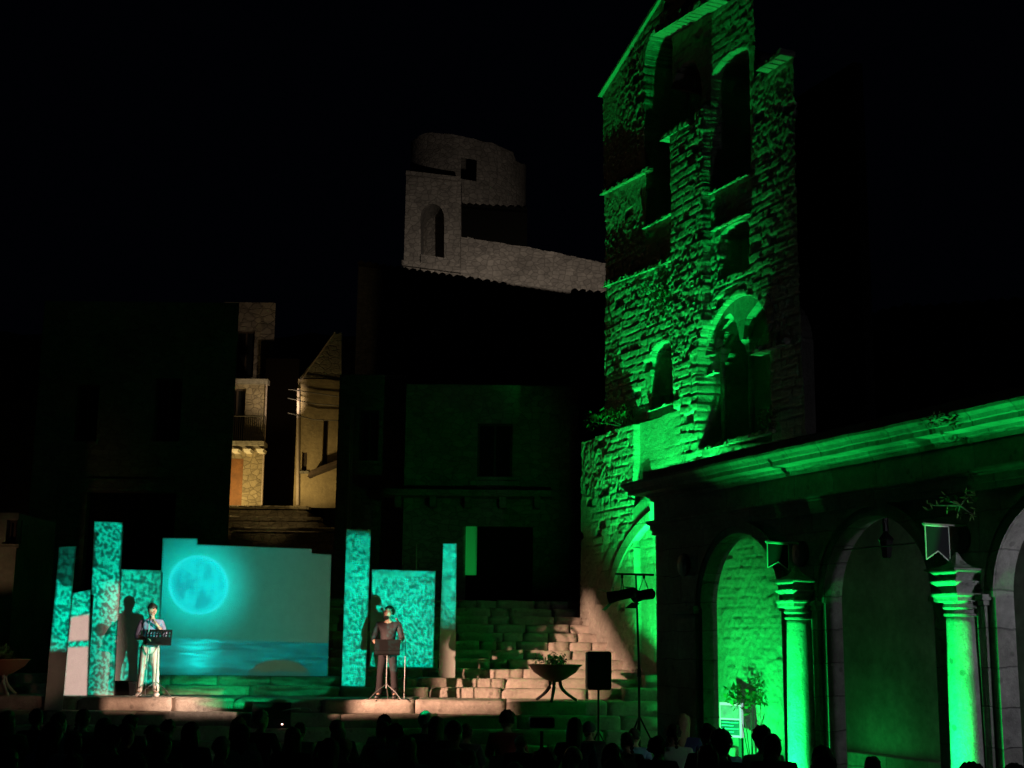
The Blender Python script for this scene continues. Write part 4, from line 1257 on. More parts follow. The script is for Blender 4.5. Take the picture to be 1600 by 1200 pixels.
# terraces below the alley
for (px0, px1, yt, yb, Y, lab) in ((340, 482, 789, 806, AY - 1.9, 'upper lamp-lit terrace wall below the balcony house'), (345, 500, 806, 823, AY - 2.6, 'middle terrace wall below the alley'), (360, 531, 823, 852, AY - 3.4, 'lowest and darkest terrace wall below the alley')):
    a = at(px0, yt, Y); b = at(px1, yt, Y); z0 = at(px0, yb + 30, Y).z
    e = empty('terrace_wall', (a.x, Y, z0), 0, lab, 'terrace wall', 'terraces below the alley')
    mb = MB(); rough_block(mb, 0, b.x - a.x, 0, 2.2, 0, a.z - z0 - .12, random.Random(int(yt)), .02, .03); mb.build('wall', STONE_B, e)
    mb = MB(); rough_block(mb, -.05, b.x - a.x + .05, -.12, .5, a.z - z0 - .118, a.z - z0, random.Random(int(yt) + 1), .015, .02); mb.build('coping', STONE_B, e)
q = at(505, 870, AY - 3.4)
MB().box(-12, 4, 0, .6, 0, q.z - GZ + .6)
rb = empty('retaining_wall', (q.x, AY - 3.0, GZ), 0, 'dark retaining wall carrying the alley terraces', 'wall')
MB().box(-12, 1.5, 0, .6, 0, at(505, 850, AY - 3).z - GZ).build('wall', STONE_H, rb)
point('alley_lamp', at(352, 765, AY - 1.7), 190, (1, .68, .24), .08)
spot('alley_lamp_right', at(440, 782, AY - 3.3), at(490, 700, AY - 1.5), 170, (1, .68, .24), 110, .8, .08)

spot('alley_terrace_fill', at(420, 735, AY - 5.5), at(430, 805, AY - 2.2), 60, (1, .72, .33), 60, .8, .08)  # added unseen lamp to brighten the terraces

# ------------------------------------------------------------------ planters
def planter(loc, rz, label, m, lm, leaf_mat, plabel, seed, s=1.0, lush=1.0):
    e = empty('bowl_planter', loc, rz, label, 'planter', 'wide bowl planters on curved iron legs')
    MB().lathe([(.06, .36), (.22, .42), (.42, .55), (.50, .66), (.54, .68), (.54, .70), (.50, .70), (.40, .60), (.2, .52), (.0001, .5)], 28).build('bowl', m, e, True)
    MB().lathe([(.0001, .6), (.46, .64), (.0001, .66)], 20).build('soil', SOIL, e)
    for a in (math.pi * .0, math.pi * 2 / 3, math.pi * 4 / 3):
        pts = []
        for i in range(13):
            t = i / 12
            r = .34 - .30 * math.sin(math.pi * t) ** 1.0 * .8 + .12 * (1 - t) ** 3; z = .62 * t + .01
            pts.append((r * math.cos(a), r * math.sin(a), z))
        MB().tube(pts, [.04 - .012 * abs(i / 6 - 1) for i in range(13)], 8).build('leg', lm, e, True)
    p = empty('bedding_plant', (loc[0], loc[1], loc[2] + .65), 0, plabel, 'plant')
    rg = random.Random(seed); mb = MB(); sm = MB()
    for i in range(18):
        a = rg.random() * 6.28; r = rg.random() * .42
        mb.leaves((r * math.cos(a), r * math.sin(a), .06 + .12 * lush * rg.random()), .12, int(22 * lush), .035, rg)
        sm.tube([(r * math.cos(a), r * math.sin(a), -.04), (r * math.cos(a), r * math.sin(a), .15)], .005, 4)
    mb.build('foliage', leaf_mat, p); sm.build('stem', LEAFD, p)
    return e


q = at(867, 1088, 27.4)
planter((q.x, 27.45, 0), 0.35, 'dark iron bowl planter in front of the staircase', mat('dark_red_bowl', (.10, .03, .02), .6), BLACKM, LEAFD, 'low green plant filling the bowl by the staircase', 21)
q = at(-2, 1088, 27.4)
planter((q.x, 27.45, 0), 1.2, 'bowl planter with pale scroll legs at the left edge', mat('terracotta_bowl', (.30, .12, .07), .7), IRONW, LEAF, 'leafy plant filling the bowl at the left edge', 22, lush=1.5)
spot('planter_glow', (-6.5, 24.0, .6), at(10, 1050, 27.4), 45, WARM, 26, .8, .05)

# ------------------------------------------------------------------ stage equipment
q = at(935, 1050, 24.6)
sp = empty('loudspeaker', (q.x, 24.6, 0), 0.05, 'black loudspeaker box beside the staircase', 'loudspeaker')
zt_, zb_ = at(935, 1018, 24.6).z, at(935, 1078, 24.6).z
hw = (at(954, 1050, 24.6).x - at(916, 1050, 24.6).x) / 2
MB().prism([(-hw, zb_ + .03), (-hw + .03, zb_), (hw - .03, zb_), (hw, zb_ + .03), (hw, zt_ - .03), (hw - .03, zt_), (-hw + .03, zt_), (-hw, zt_ - .03)], -.16, .16).build('cabinet', BLACKP, sp, bevel=.012)
MB().box(-hw + .03, hw - .03, -.172, -.162, zb_ + .04, zt_ - .04).build('grille', mat('speaker_grille', (.02, .02, .02), .6, .5, 60, .8, 150), sp)
ss = empty('speaker_stand', (q.x, 24.6, GZ), 0, 'black tripod stand under the loudspeaker', 'stand')
MB().tube([(0, 0, .3), (0, 0, zb_ - GZ - .003)], .02).build('pole', BLACKM, ss)
for i in range(3):
    a = i * 2.094 + .4
    MB().tube([(0, 0, .75), (.45 * math.cos(a), .45 * math.sin(a), .01)], .013).build('leg', BLACKM, ss)

# lighting stand with two lamps
q = at(998, 1000, 22.0)
ls = empty('lighting_stand', (q.x, 22, GZ), 0, 'tall black lighting tripod standing before the arcade corner', 'lighting stand')
H = at(990, 897, 22).z - GZ
MB().tube([(0, 0, .25), (.0, 0, 1.9), (-.04, 0, H)], [.022, .018, .015]).build('pole', BLACKM, ls)
MB().tube([(0, 0, 1.75), (0, 0, 1.87)], .032).build('collar', BLACKM, ls)
for i in range(3):
    a = i * 2.094 + .2
    MB().tube([(0, 0, 1.15), (.6 * math.cos(a), .6 * math.sin(a), .01)], .014).build('leg', BLACKM, ls)
    MB().tube([(0, 0, .45), (.36 * math.cos(a), .36 * math.sin(a), .47)], .009).build('brace', BLACKM, ls)
x0 = at(966, 897, 22).x - q.x; x1 = at(1020, 897, 22).x - q.x
MB().tube([(x0 - .05, 0, H), (x1 + .02, 0, H - .01)], .016).build('crossbar', BLACKM, ls)


def lamp_head(loc, d, label, L_=.42):
    e = empty('stage_lamp', loc, 0, label, 'stage lamp', 'lamps on the lighting stand')
    d = Vector(d).normalized()
    p = Vector((0, 0, -.16))
    MB().tube([p - d * L_ * .5, p - d * L_ * .42, p + d * .05, p + d * L_ * .5], [.06, .085, .08, .10], 16).build('housing', BLACKM, e)
    s = d.cross(Vector((0, 0, 1))).normalized()
    MB().tube([p + s * .1, p + s * .1 + Vector((0, 0, .09)), Vector((0, 0, .12)), p - s * .1 + Vector((0, 0, .09)), p - s * .1], .009, 6).build('yoke', BLACKM, e)
    MB().tube([Vector((0, 0, .1)), Vector((0, 0, .17))], .02).build('clamp', BLACKM, e)
    u_ = s.cross(d)
    bd = MB()
    for sg in (1, -1):
        c = p + d * L_ * .5 + u_ * sg * .10
        bd.add([c - s * .09, c + s * .09, c + s * .12 + d * .12 + u_ * sg * .07, c - s * .12 + d * .12 + u_ * sg * .07, c - s * .09 + u_ * .004, c + s * .09 + u_ * .004, c + s * .12 + d * .12 + u_ * (sg * .07 + .004), c - s * .12 + d * .12 + u_ * (sg * .07 + .004)],
               [(0, 1, 2, 3), (4, 7, 6, 5), (0, 4, 5, 1), (2, 6, 7, 3), (1, 5, 6, 2), (0, 3, 7, 4)])
    bd.build('barn_door', BLACKM, e)
    return e


c1 = at(972, 897, 22)
lamp_head((c1.x, 22, H + GZ - .17), (-.92, .25, -.22), 'left lamp on the lighting stand with its barn doors open', .46)
c1 = at(1006, 897, 22)
lamp_head((c1.x, 22, H + GZ - .17), (-.6, .7, -.1), 'right lamp on the lighting stand', .40)
zb = H
for px in (974, 984, 994, 1012):
    pass

# floor monitor and cable on the stage front
q = at(422, 1120, 26.2)
fm_ = empty('floor_monitor', (q.x, 26.3, -.5), .1, 'black wedge floor monitor on the steps below the moon board', 'floor monitor')
fm_.scale = (1.1, 1, 1.15)
mb = MB(); v = []
W = .33
mb.add([(-W, -.05, 0), (W, -.05, 0), (W, .3, 0), (-W, .3, 0), (-W, -.05, .14), (W, -.05, .14), (W, .2, .40), (-W, .2, .40), (W, .3, .36), (-W, .3, .36)],
       [(0, 3, 2, 1), (0, 1, 5, 4), (4, 5, 6, 7), (7, 6, 8, 9), (9, 8, 2, 3), (1, 2, 8, 6, 5), (0, 4, 7, 9, 3)])
mb.build('cabinet', BLACKP, fm_, bevel=.01)
MB().box(.18, .21, -.056, -.051, .05, .07).build('power_light', mat('led', (1, .5, .4), .3, emit=((1, .55, .45), 6)), fm_)
q = at(462, 1108, 26.4)
ca = MB(); pts = [(q.x + .28 * math.cos(t * .9) - .03 * t, 26.5 + .1 * math.sin(t), -.22 + .05 * math.sin(t * 1.3) + .02) for t in [i * .35 for i in range(20)]]
ca.tube(pts, .016, 6)
tag(ca.build('cable', mat('grey_cable', (.35, .36, .34), .5), None, True), 'coiled cable beside the floor monitor', 'cable')


def music_stand(loc, rz, label, desk_z=1.08, dx=0.0, pages=True):
    e = empty('music_stand', loc, rz, label, 'music stand')
    MB().tube([(0, 0, .22), (0, 0, desk_z - .05)], [.014, .010]).build('pole', STEEL, e)
    for i in range(3):
        a = i * 2.094 - .5
        MB().tube([(0, 0, .30), (.22 * math.cos(a), .22 * math.sin(a), .15), (.36 * math.cos(a), .36 * math.sin(a), .012)], .010).build('leg', STEEL, e)
    d = MB(); w_, h_ = .25, .30; tl = R(28)
    def D(x, v_, o=0): return (x, -.02 + v_ * math.sin(tl) - o * math.cos(tl) * -1, desk_z + v_ * math.cos(tl) + o * math.sin(tl) * -1)
    # perforated desk: frame plus slats
    def slab(x0, x1, v0, v1, t0=0, t1=.006):
        d.add([D(x, v_, o) for o in (t0, t1) for v_ in (v0, v1) for x in (x0, x1)], [(0, 2, 3, 1), (4, 5, 7, 6), (0, 1, 5, 4), (2, 6, 7, 3), (0, 4, 6, 2), (1, 3, 7, 5)])
    slab(-w_, w_, -.12, .02); slab(-w_, w_, .135, .18); slab(-w_, w_, .07, .085)
    for i in range(9):
        x = -w_ + (2 * w_ - .03) * i / 8
        slab(x, x + .03, .02, .07); slab(x, x + .03, .085, .135)
    slab(-w_, w_, -.13, -.121, -.0, .06)
    dk = d.build('desk', BLACKM, e)
    if pages:
        p = MB(); p.add([D(-.17, -.11, -.008), (D(.17, -.11, -.008)), D(.17, .12, -.008), D(-.17, .12, -.008), D(-.17, -.11, -.014), (D(.17, -.11, -.014)), D(.17, .12, -.014), D(-.17, .12, -.014)],
                         [(0, 1, 2, 3), (4, 7, 6, 5), (0, 4, 5, 1), (2, 6, 7, 3), (0, 3, 7, 4), (1, 5, 6, 2)])
    return e, D


def mic_stand(loc, top, label, mic_dir, boom=None):
    e = empty('microphone_stand', loc, 0, label, 'microphone stand')
    MB().lathe([(.0001, 0), (.13, 0), (.13, .015), (.02, .03), (.0001, .03)], 20).build('base', BLACKM, e)
    MB().tube([(0, 0, .02), (0, 0, top if boom is None else top * .72)], .009).build('pole', STEEL, e)
    p = Vector((0, 0, top))
    if boom is not None:
        MB().tube([(0, 0, top * .72), tuple(boom)], .007).build('boom', BLACKM, e); p = Vector(boom)
    d = Vector(mic_dir).normalized()
    MB().tube([p, p + d * .15], [.012, .018]).build('microphone', BLACKM, e)
    mc_ = MB(); q = p + d * .17
    mc_.lathe([(.0001, -.028), (.02, -.02), (.028, 0), (.02, .02), (.0001, .028)], 14, (q.x, q.y, q.z)); mc_.build('microphone_head', STEEL, e, True)
    return e


# ------------------------------------------------------------------ people
def skin_mesh(name, P, E, lv=2):
    """P name -> (co, r); one continuous skinned surface, returned as mesh"""
    names = list(P); me = bpy.data.meshes.new(name)
    me.from_pydata([P[n][0] for n in names], [(names.index(a), names.index(b)) for a, b in E], [])
    o = bpy.data.objects.new('tmp', me); COL.objects.link(o)
    md = o.modifiers.new('s', 'SKIN'); md.use_smooth_shade = True
    for i, n in enumerate(names):
        r = P[n][1]; r = r if isinstance(r, tuple) else (r, r)
        me.skin_vertices[0].data[i].radius = r
        me.skin_vertices[0].data[i].use_root = (i == 0)
    sb = o.modifiers.new('b', 'SUBSURF'); sb.levels = lv; sb.render_levels = lv
    dg = bpy.context.evaluated_depsgraph_get()
    out = bpy.data.meshes.new_from_object(o.evaluated_get(dg)); out.name = name
    bpy.data.objects.remove(o)
    for p in out.polygons: p.use_smooth = True
    return out


SKIN = mat('skin', (.55, .33, .24), .55, .15, 20, .1, 60)


def chain(P, E, names):
    for a, b in zip(names, names[1:]): E.append((a, b))


def add_hand(P, E, wrist, base, palm, fdir, side, up, r=.0085, curl=.5):
    """palm vertex, five fingers rooted in it"""
    palm = Vector(palm); fdir = Vector(fdir).normalized(); side = Vector(side).normalized(); up = Vector(up).normalized()
    P[base + 'palm'] = (palm, (.032, .018)); E.append((wrist, base + 'palm'))
    for i, (off, ln) in enumerate(((-.028, .062), (-.010, .074), (.010, .070), (.026, .056))):
        a = palm + fdir * .045 + side * off; b = a + fdir * ln * .5 - up * ln * .15 * curl; c = b + fdir * ln * .4 - up * ln * .5 * curl
        for s_, v in zip('abc', (a, b, c)): P[f'{base}f{i}{s_}'] = (v, r if s_ != 'c' else r * .8)
        E.append((base + 'palm', f'{base}f{i}a')); chain(P, E, [f'{base}f{i}{s_}' for s_ in 'abc'])
    a = palm - side * .035 + fdir * .01; b = a + fdir * .03 - side * .012 - up * .01; 
    P[base + 'ta'] = (a, r * 1.2); P[base + 'tb'] = (b, r); E += [(base + 'palm', base + 'ta'), (base + 'ta', base + 'tb')]


def head_parts(P, E, c, face, tilt=0.0, s=1.0):
    """c = head centre, face = horizontal direction it looks"""
    f = Vector((face[0], face[1], -tilt)).normalized(); c = Vector(c)
    rt_ = Vector((0, 0, 1)).cross(f).normalized(); u = f.cross(rt_).normalized()
    P['h0'] = (c - u * .075 * s + f * .02 * s, (.056 * s, .064 * s)); P['h1'] = (c - u * .01 * s + f * .012 * s, (.074 * s, .088 * s))
    P['h2'] = (c + u * .055 * s - f * .005, (.074 * s, .09 * s)); P['h3'] = (c + u * .10 * s - f * .01, (.045 * s, .055 * s))
    chain(P, E, ['neck', 'h0', 'h1', 'h2', 'h3'])
    P['nose'] = (c - u * .012 * s + f * .112 * s, .011); P['nose0'] = (c + u * .012 * s + f * .085 * s, .014)
    E += [('h1', 'nose0'), ('nose0', 'nose')]
    P['earl'] = (c + rt_ * .088 * s - u * .005, .014); P['earr'] = (c - rt_ * .088 * s - u * .005, .014)
    E += [('h1', 'earl'), ('h1', 'earr')]
    return c, f, rt_, u


def hair_mesh(name, c, f, rt_, u, style, s=1.0, seed=0):
    bm = bmesh.new(); bmesh.ops.create_icosphere(bm, subdivisions=4, radius=1)
    for v in list(bm.verts):
        d = v.co.copy(); x, y, z = d.x, d.y, d.z       # x right, y front, z up
        rr = .094
        nn = noise.noise(Vector((x * 4 + seed, y * 4, z * 4))) * .10 + noise.noise(Vector((x * 11, y * 11 + seed, z * 11))) * .06
        k_ = 1 + nn * (1.5 if style == 'curly' else 1.0)
        sx, sy, sz = .090, .108, .115
        if style == 'curly': sx, sy, sz = .104, .12, .125
        if style == 'cap': sx, sy, sz = .098, .115, .125; k_ = 1
        px_, py_, pz_ = x * sx * k_, y * sy * k_ - .012, z * sz * k_ + .035
        if style in ('long', 'bob'):
            if z < .15:
                t = (.15 - z); L_ = .30 if style == 'long' else .14
                pz_ -= t * L_ * (1 if y < .35 else .2); px_ *= 1 + .12 * t; py_ = py_ if y > .3 else py_ * (1 + .1 * t)
        v.co = c + (rt_ * px_ + f * py_ + u * pz_) * s
        v.tag = False
        cut = (y > .25 and z < .28) or (z < -.45 and style not in ('long', 'bob')) or (y > .0 and z < -.1)
        if style in ('long', 'bob'): cut = (y > .35 and z < .3) or (y > .1 and z < -.2 and abs(x) < .75)
        if style == 'cap': cut = z < .0 and y > -.2 or z < -.25
        if cut: v.tag = True
    bmesh.ops.delete(bm, geom=[v for v in bm.verts if v.tag], context='VERTS')
    if style == 'bun':
        r = bmesh.ops.create_icosphere(bm, subdivisions=2, radius=.045 * s, matrix=Matrix.Translation(c + (u * .11 - f * .075) * s))
    if style == 'ponytail':
        for i in range(5):
            bmesh.ops.create_icosphere(bm, subdivisions=2, radius=(.034 - .003 * i) * s, matrix=Matrix.Translation(c + (u * (.05 - .045 * i) - f * (.115 + .01 * i)) * s))
    me = bpy.data.meshes.new(name); bm.to_mesh(me); bm.free()
    for p in me.polygons: p.use_smooth = True
    return me


def mesh_obj(name, me, m, parent, own=True):
    if not me.materials: me.materials.append(m)
    o = bpy.data.objects.new(name, me); link(o, parent)
    o.material_slots[0].link = 'OBJECT'; o.material_slots[0].material = m
    return o


def sub_skin(name, P, E, keep, grow, override=None):
    P2 = {}
    for n in keep:
        co, r = P[n]; r = r if isinstance(r, tuple) else (r, r)
        if override and n in override: r = override[n]
        P2[n] = (co, (r[0] * 1.0 + grow, r[1] * 1.0 + grow))
    E2 = [e for e in E if e[0] in P2 and e[1] in P2]
    return skin_mesh(name, P2, E2)


def standing_man(loc, rz, label, arms, face, tilt, cols, hair='short', beard=False, H=1.0, hem=.93, jacket=False):
    e = empty('person', loc, rz, label, 'person')
    P = {'pelvis': ((0, 0, .96), (.125, .10))}; E = []
    P['belly'] = ((0, -.01, 1.10), (.135, .10)); P['chest'] = ((0, 0, 1.28), (.155, .11)); P['uchest'] = ((0, .01, 1.40), (.13, .10))
    P['neck0'] = ((0, .01, 1.49), .06); P['neck'] = ((0, .0, 1.54), .052)
    chain(P, E, ['pelvis', 'belly', 'chest', 'uchest', 'neck0', 'neck'])
    hc = head_parts(P, E, (0, -.015, 1.655), face, tilt)
    for s_, sg in (('r', -1), ('l', 1)):
        sh, el, wr2 = arms[s_]
        P['sh' + s_] = (sh, .062); P['ua' + s_] = ((Vector(sh) + Vector(el)) / 2, .05); P['el' + s_] = (el, .043)
        P['fa' + s_] = ((Vector(el) * .6 + Vector(wr2) * .4), .041); P['wr' + s_] = (wr2, .028)
        E.append(('uchest', 'sh' + s_)); chain(P, E, ['sh' + s_, 'ua' + s_, 'el' + s_, 'fa' + s_, 'wr' + s_])
        d = (Vector(wr2) - Vector(el)).normalized()
        sd = d.cross(Vector((0, 0, 1))).normalized() * (1 if s_ == 'r' else -1)
        add_hand(P, E, 'wr' + s_, 'h' + s_, Vector(wr2) + d * .055, d, sd, sd.cross(d) * (1 if s_ == 'r' else -1), curl=1.1)
        st = .02 * sg
        P['hip' + s_] = ((.095 * sg, .0, .90), (.088, .09)); P['th' + s_] = ((.105 * sg, -.005, .70), .078); P['kn' + s_] = ((.115 * sg + st, -.02, .50), .056)
        P['ca' + s_] = ((.12 * sg + st, .0, .34), .052); P['an' + s_] = ((.125 * sg + st * 2, .02, .10), .038); P['he' + s_] = ((.125 * sg + st * 2, .03, .04), (.036, .036))
        P['ba' + s_] = ((.135 * sg + st * 2, -.10, .035), (.04, .028)); P['to' + s_] = ((.14 * sg + st * 2, -.17, .03), (.03, .02))
        E.append(('pelvis', 'hip' + s_)); chain(P, E, ['hip' + s_, 'th' + s_, 'kn' + s_, 'ca' + s_, 'an' + s_, 'he' + s_]); chain(P, E, ['an' + s_, 'ba' + s_, 'to' + s_])
    body = mesh_obj('body', skin_mesh('body', P, E), SKIN, e)
    tr_ = ['pelvis'] + [a + s_ for s_ in 'rl' for a in ('hip', 'th', 'kn', 'ca', 'an')]
    P3 = dict(P); E3 = [x for x in E if x[0] in tr_ and x[1] in tr_]
    P3 = dict(P)
    for s_ in 'rl': x, y, z = P['an' + s_][0]; P3['an' + s_] = ((x, y - .01, .06), P['an' + s_][1])
    mesh_obj('trousers', sub_skin('trousers', P3, E, tr_, .014, {'anr': (.052, .056), 'anl': (.052, .056), 'car': (.058, .06), 'cal': (.058, .06)}), cols[1], e)
    P['hemv'] = ((0, 0, hem), (.132, .108)); E.append(('hemv', 'pelvis'))
    top_ = ['hemv', 'pelvis', 'belly', 'chest', 'uchest', 'neck0', 'shr', 'shl', 'uar', 'ual', 'elr', 'ell', 'far', 'fal']
    mesh_obj('shirt', sub_skin('shirt', P, E, top_, .016, {'neck0': (.05, .05), 'pelvis': (.13, .11), 'belly': (.14, .108)}), cols[0], e)
    for s_ in 'rl':
        sh_ = MB(); x, y, z = P['an' + s_][0]; x2, y2, _ = P['to' + s_][0]
        sm = skin_mesh('shoe', {'a': ((x, y + .035, .055), (.062, .055)), 'b': ((x, y - .06, .052), (.062, .05)), 'c': ((x2, y2 - .02, .04), (.058, .04))}, [('a', 'b'), ('b', 'c')])
        mesh_obj('shoe', sm, cols[2], e)
    c, f, rt_, u = hc
    mesh_obj('hair', hair_mesh('hair', c, f, rt_, u, hair, 1.03), cols[3], e)
    if beard:
        bm = bmesh.new(); bmesh.ops.create_icosphere(bm, subdivisions=3, radius=1)
        for v in bm.verts:
            x, y, z = v.co; v.tag = z > -.05 or y < -.1
            v.co = c + rt_ * x * .075 + f * (y * .10 + .018) + u * (z * .09 - .045)
        bmesh.ops.delete(bm, geom=[v for v in bm.verts if v.tag], context='VERTS')
        me = bpy.data.meshes.new('beard'); bm.to_mesh(me); bm.free(); mesh_obj('beard', me, cols[3], e)
    eyes = MB()
    for sg in (-1, 1):
        q = c + rt_ * .030 * sg + f * .092 + u * .016; eyes.lathe([(.0001, -.008), (.010, 0), (.0001, .008)], 8, q)
    eyes.build('eyes', mat('eye', (.05, .04, .04), .3), e)
    mo = MB(); q = c + f * .100 - u * .045; mo.tube([q - rt_ * .022, q, q + rt_ * .022], [.004, .007, .004], 6); mo.build('mouth', mat('lips', (.35, .12, .10), .5), e)
    return e, P


# reader on the left
q = at(230, 1086, 27.35); qa = (q.x, 27.35, 0)
shirt1 = mat('pale_blue_shirt', (.27, .25, .40), .85, .15, 8)
trous1 = mat('cream_trousers', (.76, .68, .60), .85, .12, 6)
hairM = mat('dark_hair', (.02, .014, .01), .6, .4, 40)
armsA = {'r': ((-.19, .01, 1.42), (-.27, -.05, 1.14), (-.10, -.22, 1.12)), 'l': ((.19, .01, 1.42), (.27, -.10, 1.17), (.09, -.20, 1.40))}
standing_man(qa, R(16), 'dark-haired man in pale blue shirt and cream trousers reading at a stand', armsA, (.0, -1), .45, (shirt1, trous1, mat('white_shoes', (.7, .68, .65), .6), hairM), 'short')
ms, D = music_stand((q.x + .22, 26.98 + .12, 0), R(8), 'music stand with perforated black desk before the man in cream trousers', 1.13)
mic_stand((q.x + .02, 27.12, 0), 1.42, 'microphone stand at the mouth of the man in cream trousers', (.0, .5, .8))
# reader on the right
q = at(604, 1088, 27.35); qb = (q.x, 27.35, 0)
shirt2 = mat('dark_plum_shirt', (.022, .015, .019), .75, .2, 8)
trous2 = mat('dark_trousers', (.02, .015, .018), .85, .2, 8)
armsB = {'r': ((-.20, .01, 1.43), (-.29, .0, 1.14), (-.19, -.22, 1.06)), 'l': ((.20, .01, 1.43), (.28, .0, 1.15), (.20, -.23, 1.06))}
standing_man(qb, R(-4), 'bearded man in dark shirt and trousers standing behind a folder on a stand', armsB, (-.75, -.75), -.18, (shirt2, trous2, mat('black_shoes', (.02, .02, .02), .4), hairM), 'short', True)
neckm = MB()
music_stand((q.x + .02, 27.02, 0), R(-2), 'music stand with black folder before the bearded man in dark clothes', .99)
bk = MB(); bk.box(-.25, .25, -.012, .012, 0, .21)
fo3 = bk.build('black_folder', BLACKB, None, bevel=.004); fo3.location = (q.x + .02, 27.02 - .025, .955); fo3.rotation_euler = (-R(24), 0, R(-2))
fo3.location = (q.x + .02, 26.955, .93)
tag(fo3, 'black folder lying open on the music stand of the bearded man', 'folder')
mic_stand((q.x + .36, 27.15, 0), 1.55, 'slim microphone stand on the right of the bearded man', (-.5, .3, .6), boom=(.16 - .25, -.0, 1.42))

# seated audience seen from behind (they look towards +y)
HV = {}
def seated(variant):
    """skeleton of a seated person facing +y, seat height .45 above ground 0"""
    rg = random.Random(variant)
    lean = rg.uniform(-.05, .10); tw_ = rg.uniform(-.7, .7); slump = rg.uniform(-.03, .02)
    P = {'pelvis': ((0, 0, .56), (.15, .12))}; E = []
    P['belly'] = ((0, -.02 + lean * .3, .72), (.14, .11)); P['chest'] = ((0, -.02 + lean * .6, .88), (.16, .11)); P['uchest'] = ((0, -.02 + lean, .99), (.13, .095))
    P['neck0'] = ((0, -.01 + lean, 1.06), .06); P['neck'] = ((0, .0 + lean, 1.10), .05)
    chain(P, E, ['pelvis', 'belly', 'chest', 'uchest', 'neck0', 'neck'])
    hc = head_parts(P, E, (0, .02 + lean, 1.20 + slump), (math.sin(tw_), math.cos(tw_)), rg.uniform(-.1, .25))
    for s_, sg in (('r', 1), ('l', -1)):
        P['sh' + s_] = ((.18 * sg, -.02 + lean, 1.0), .06); P['el' + s_] = ((.25 * sg, .06, .74), .044); P['wr' + s_] = ((.13 * sg, .28, .66), .028)
        E.append(('uchest', 'sh' + s_)); chain(P, E, ['sh' + s_, 'el' + s_, 'wr' + s_])
        add_hand(P, E, 'wr' + s_, 'h' + s_, (.10 * sg, .33, .655), (-.35 * sg, 1, -.1), (sg, .3, 0), (0, 0, 1))
        P['hip' + s_] = ((.10 * sg, .06, .53), .095); P['kn' + s_] = ((.13 * sg, .46, .50), .062); P['an' + s_] = ((.13 * sg, .48, .10), .042); P['to' + s_] = ((.14 * sg, .66, .035), (.04, .028))
        E.append(('pelvis', 'hip' + s_)); chain(P, E, ['hip' + s_, 'kn' + s_, 'an' + s_, 'to' + s_])
    body = skin_mesh('body', P, E, 1)
    sh = sub_skin('shirt', P, E, ['pelvis', 'belly', 'chest', 'uchest', 'neck0', 'shr', 'shl', 'elr', 'ell'], .015, {'neck0': (.052, .052)})
    trs = sub_skin('trousers', P, E, ['pelvis', 'hipr', 'hipl', 'knr', 'knl', 'anr', 'anl'], .012)
    return body, sh, trs, hc


VAR = [seated(i) for i in range(6)]
SHIRTS = {'black': (.02, .02, .022), 'grey': (.12, .12, .13), 'white': (.55, .54, .52), 'teal': (.10, .30, .32), 'navy': (.02, .03, .09), 'red': (.25, .03, .03), 'green': (.05, .12, .05), 'beige': (.35, .28, .2), 'sky-blue': (.2, .35, .5)}
HAIRS = {'short black hair': ('short', (.012, .01, .01)), 'short brown hair': ('short', (.06, .035, .02)), 'long dark hair': ('long', (.02, .014, .01)), 'long fair hair': ('long', (.3, .2, .1)),
         'a bob of brown hair': ('bob', (.07, .04, .02)), 'a hair bun': ('bun', (.03, .02, .015)), 'a ponytail': ('ponytail', (.05, .03, .02)), 'grey hair': ('short', (.35, .34, .33)), 'curly hair': ('curly', (.03, .02, .015)), 'a cap': ('cap', (.03, .03, .04)), 'a bald head': (None, None)}
hk = list(HAIRS); sk = list(SHIRTS)
SM = {k_: mat(k_ + '_shirt_cloth', v, .9) for k_, v in SHIRTS.items()}
HM = {k_: (mat('hair ' + k_, v[1], .7, .3, 30) if v[1] else None) for k_, v in HAIRS.items()}
TRO = mat('audience_trousers', (.05, .05, .07), .9)
CHAIRM = mat('chair_plastic', (.05, .05, .05), .5)
chm = MB(); chm.box(-.21, .21, -.20, .20, .42, .445); chm.prism([(-.2, .55), (.2, .55), (.19, .80), (-.19, .80)], -.235, -.215)
for sx in (-.19, .17):
    chm.box(sx, sx + .02, -.23, -.21, 0, .8); chm.box(sx, sx + .02, .17, .19, 0, .42)
ch0 = chm.build('chair', CHAIRM)
ch_me = ch0.data; bpy.data.objects.remove(ch0)
rg = random.Random(99)
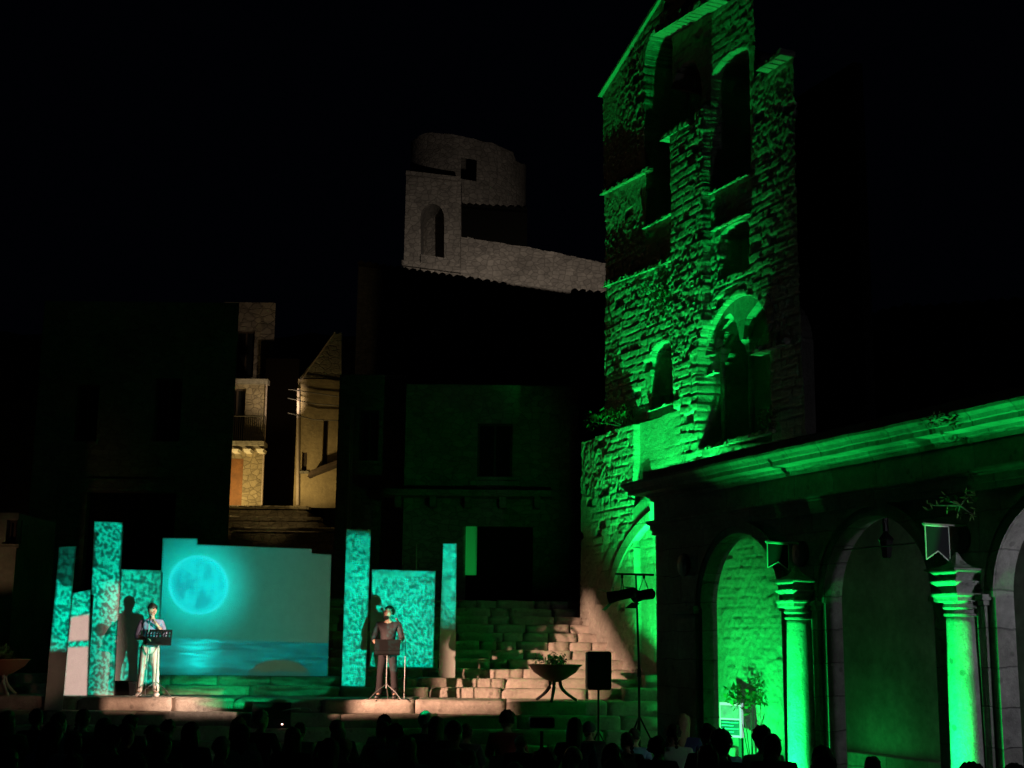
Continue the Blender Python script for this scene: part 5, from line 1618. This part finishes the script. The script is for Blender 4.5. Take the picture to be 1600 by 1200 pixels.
rows_ = [(18.6, 'front'), (17.0, 'second'), (15.6, 'third'), (14.2, 'fourth'), (12.9, 'fifth'), (11.7, 'back')]
ordw = ['first', 'second', 'third', 'fourth', 'fifth', 'sixth', 'seventh', 'eighth', 'ninth', 'tenth', 'eleventh', 'twelfth', 'thirteenth', 'fourteenth', 'fifteenth', 'sixteenth', 'seventeenth', 'eighteenth', 'nineteenth', 'twentieth', 'twenty-first', 'twenty-second', 'twenty-third', 'twenty-fourth']
skipx = None
for ri, (Y, rn) in enumerate(rows_):
    hwid = Y * .375; x = -hwid + rg.uniform(0, .4) ; cnt = 0
    while x < hwid:
        if rg.random() < .20 or (Y < 16.5 and Y > 14 and abs(x - .35) < .6): x += rg.uniform(.45, .7); continue
        # keep people clear of the arcade columns
        wx = ARC.i @ Vector((x, Y, 0))
        if wx.y > -2.3: break
        if abs(x - 2.0) < .5 and abs(Y - 22) < .7: x += .6; continue
        hn = rg.choice(hk); sn = rg.choice(sk + ['black', 'grey', 'navy', 'black'])
        vi = rg.randrange(6); body, shm, trm, hc = VAR[vi]
        yj = rg.uniform(-.15, .15); sc_ = rg.uniform(.86, 1.05)
        lab = f'spectator with {hn} and {sn} top, {rn} row, {ordw[min(cnt, 23)]} from left'
        e = empty('person', (x, Y + yj, GZ), rg.uniform(-.2, .2), lab, 'person', 'seated audience seen from behind')
        e.scale = (sc_,) * 3
        mesh_obj('body', body, SKIN, e); mesh_obj('shirt', shm, SM[sn], e); mesh_obj('trousers', trm, TRO, e)
        st = HAIRS[hn][0]
        if st:
            if (vi, st) not in HV: HV[(vi, st)] = hair_mesh('hair', *hc, st, 1.04, vi)
            mesh_obj('cap' if st == 'cap' else 'hair', HV[(vi, st)], HM[hn], e)
        c = bpy.data.objects.new('chair', ch_me); link(c); c.location = (x, Y + yj, GZ); c.rotation_euler = e.rotation_euler
        tag(c, f'dark plastic chair under the {ordw[min(cnt, 23)]} spectator from left in the {rn} row', 'chair', 'audience chairs')
        cnt += 1
        x += rg.uniform(.52, .66)

# render settings that matter for night light
sc.cycles.max_bounces = 6
sc.cycles.sample_clamp_indirect = 4
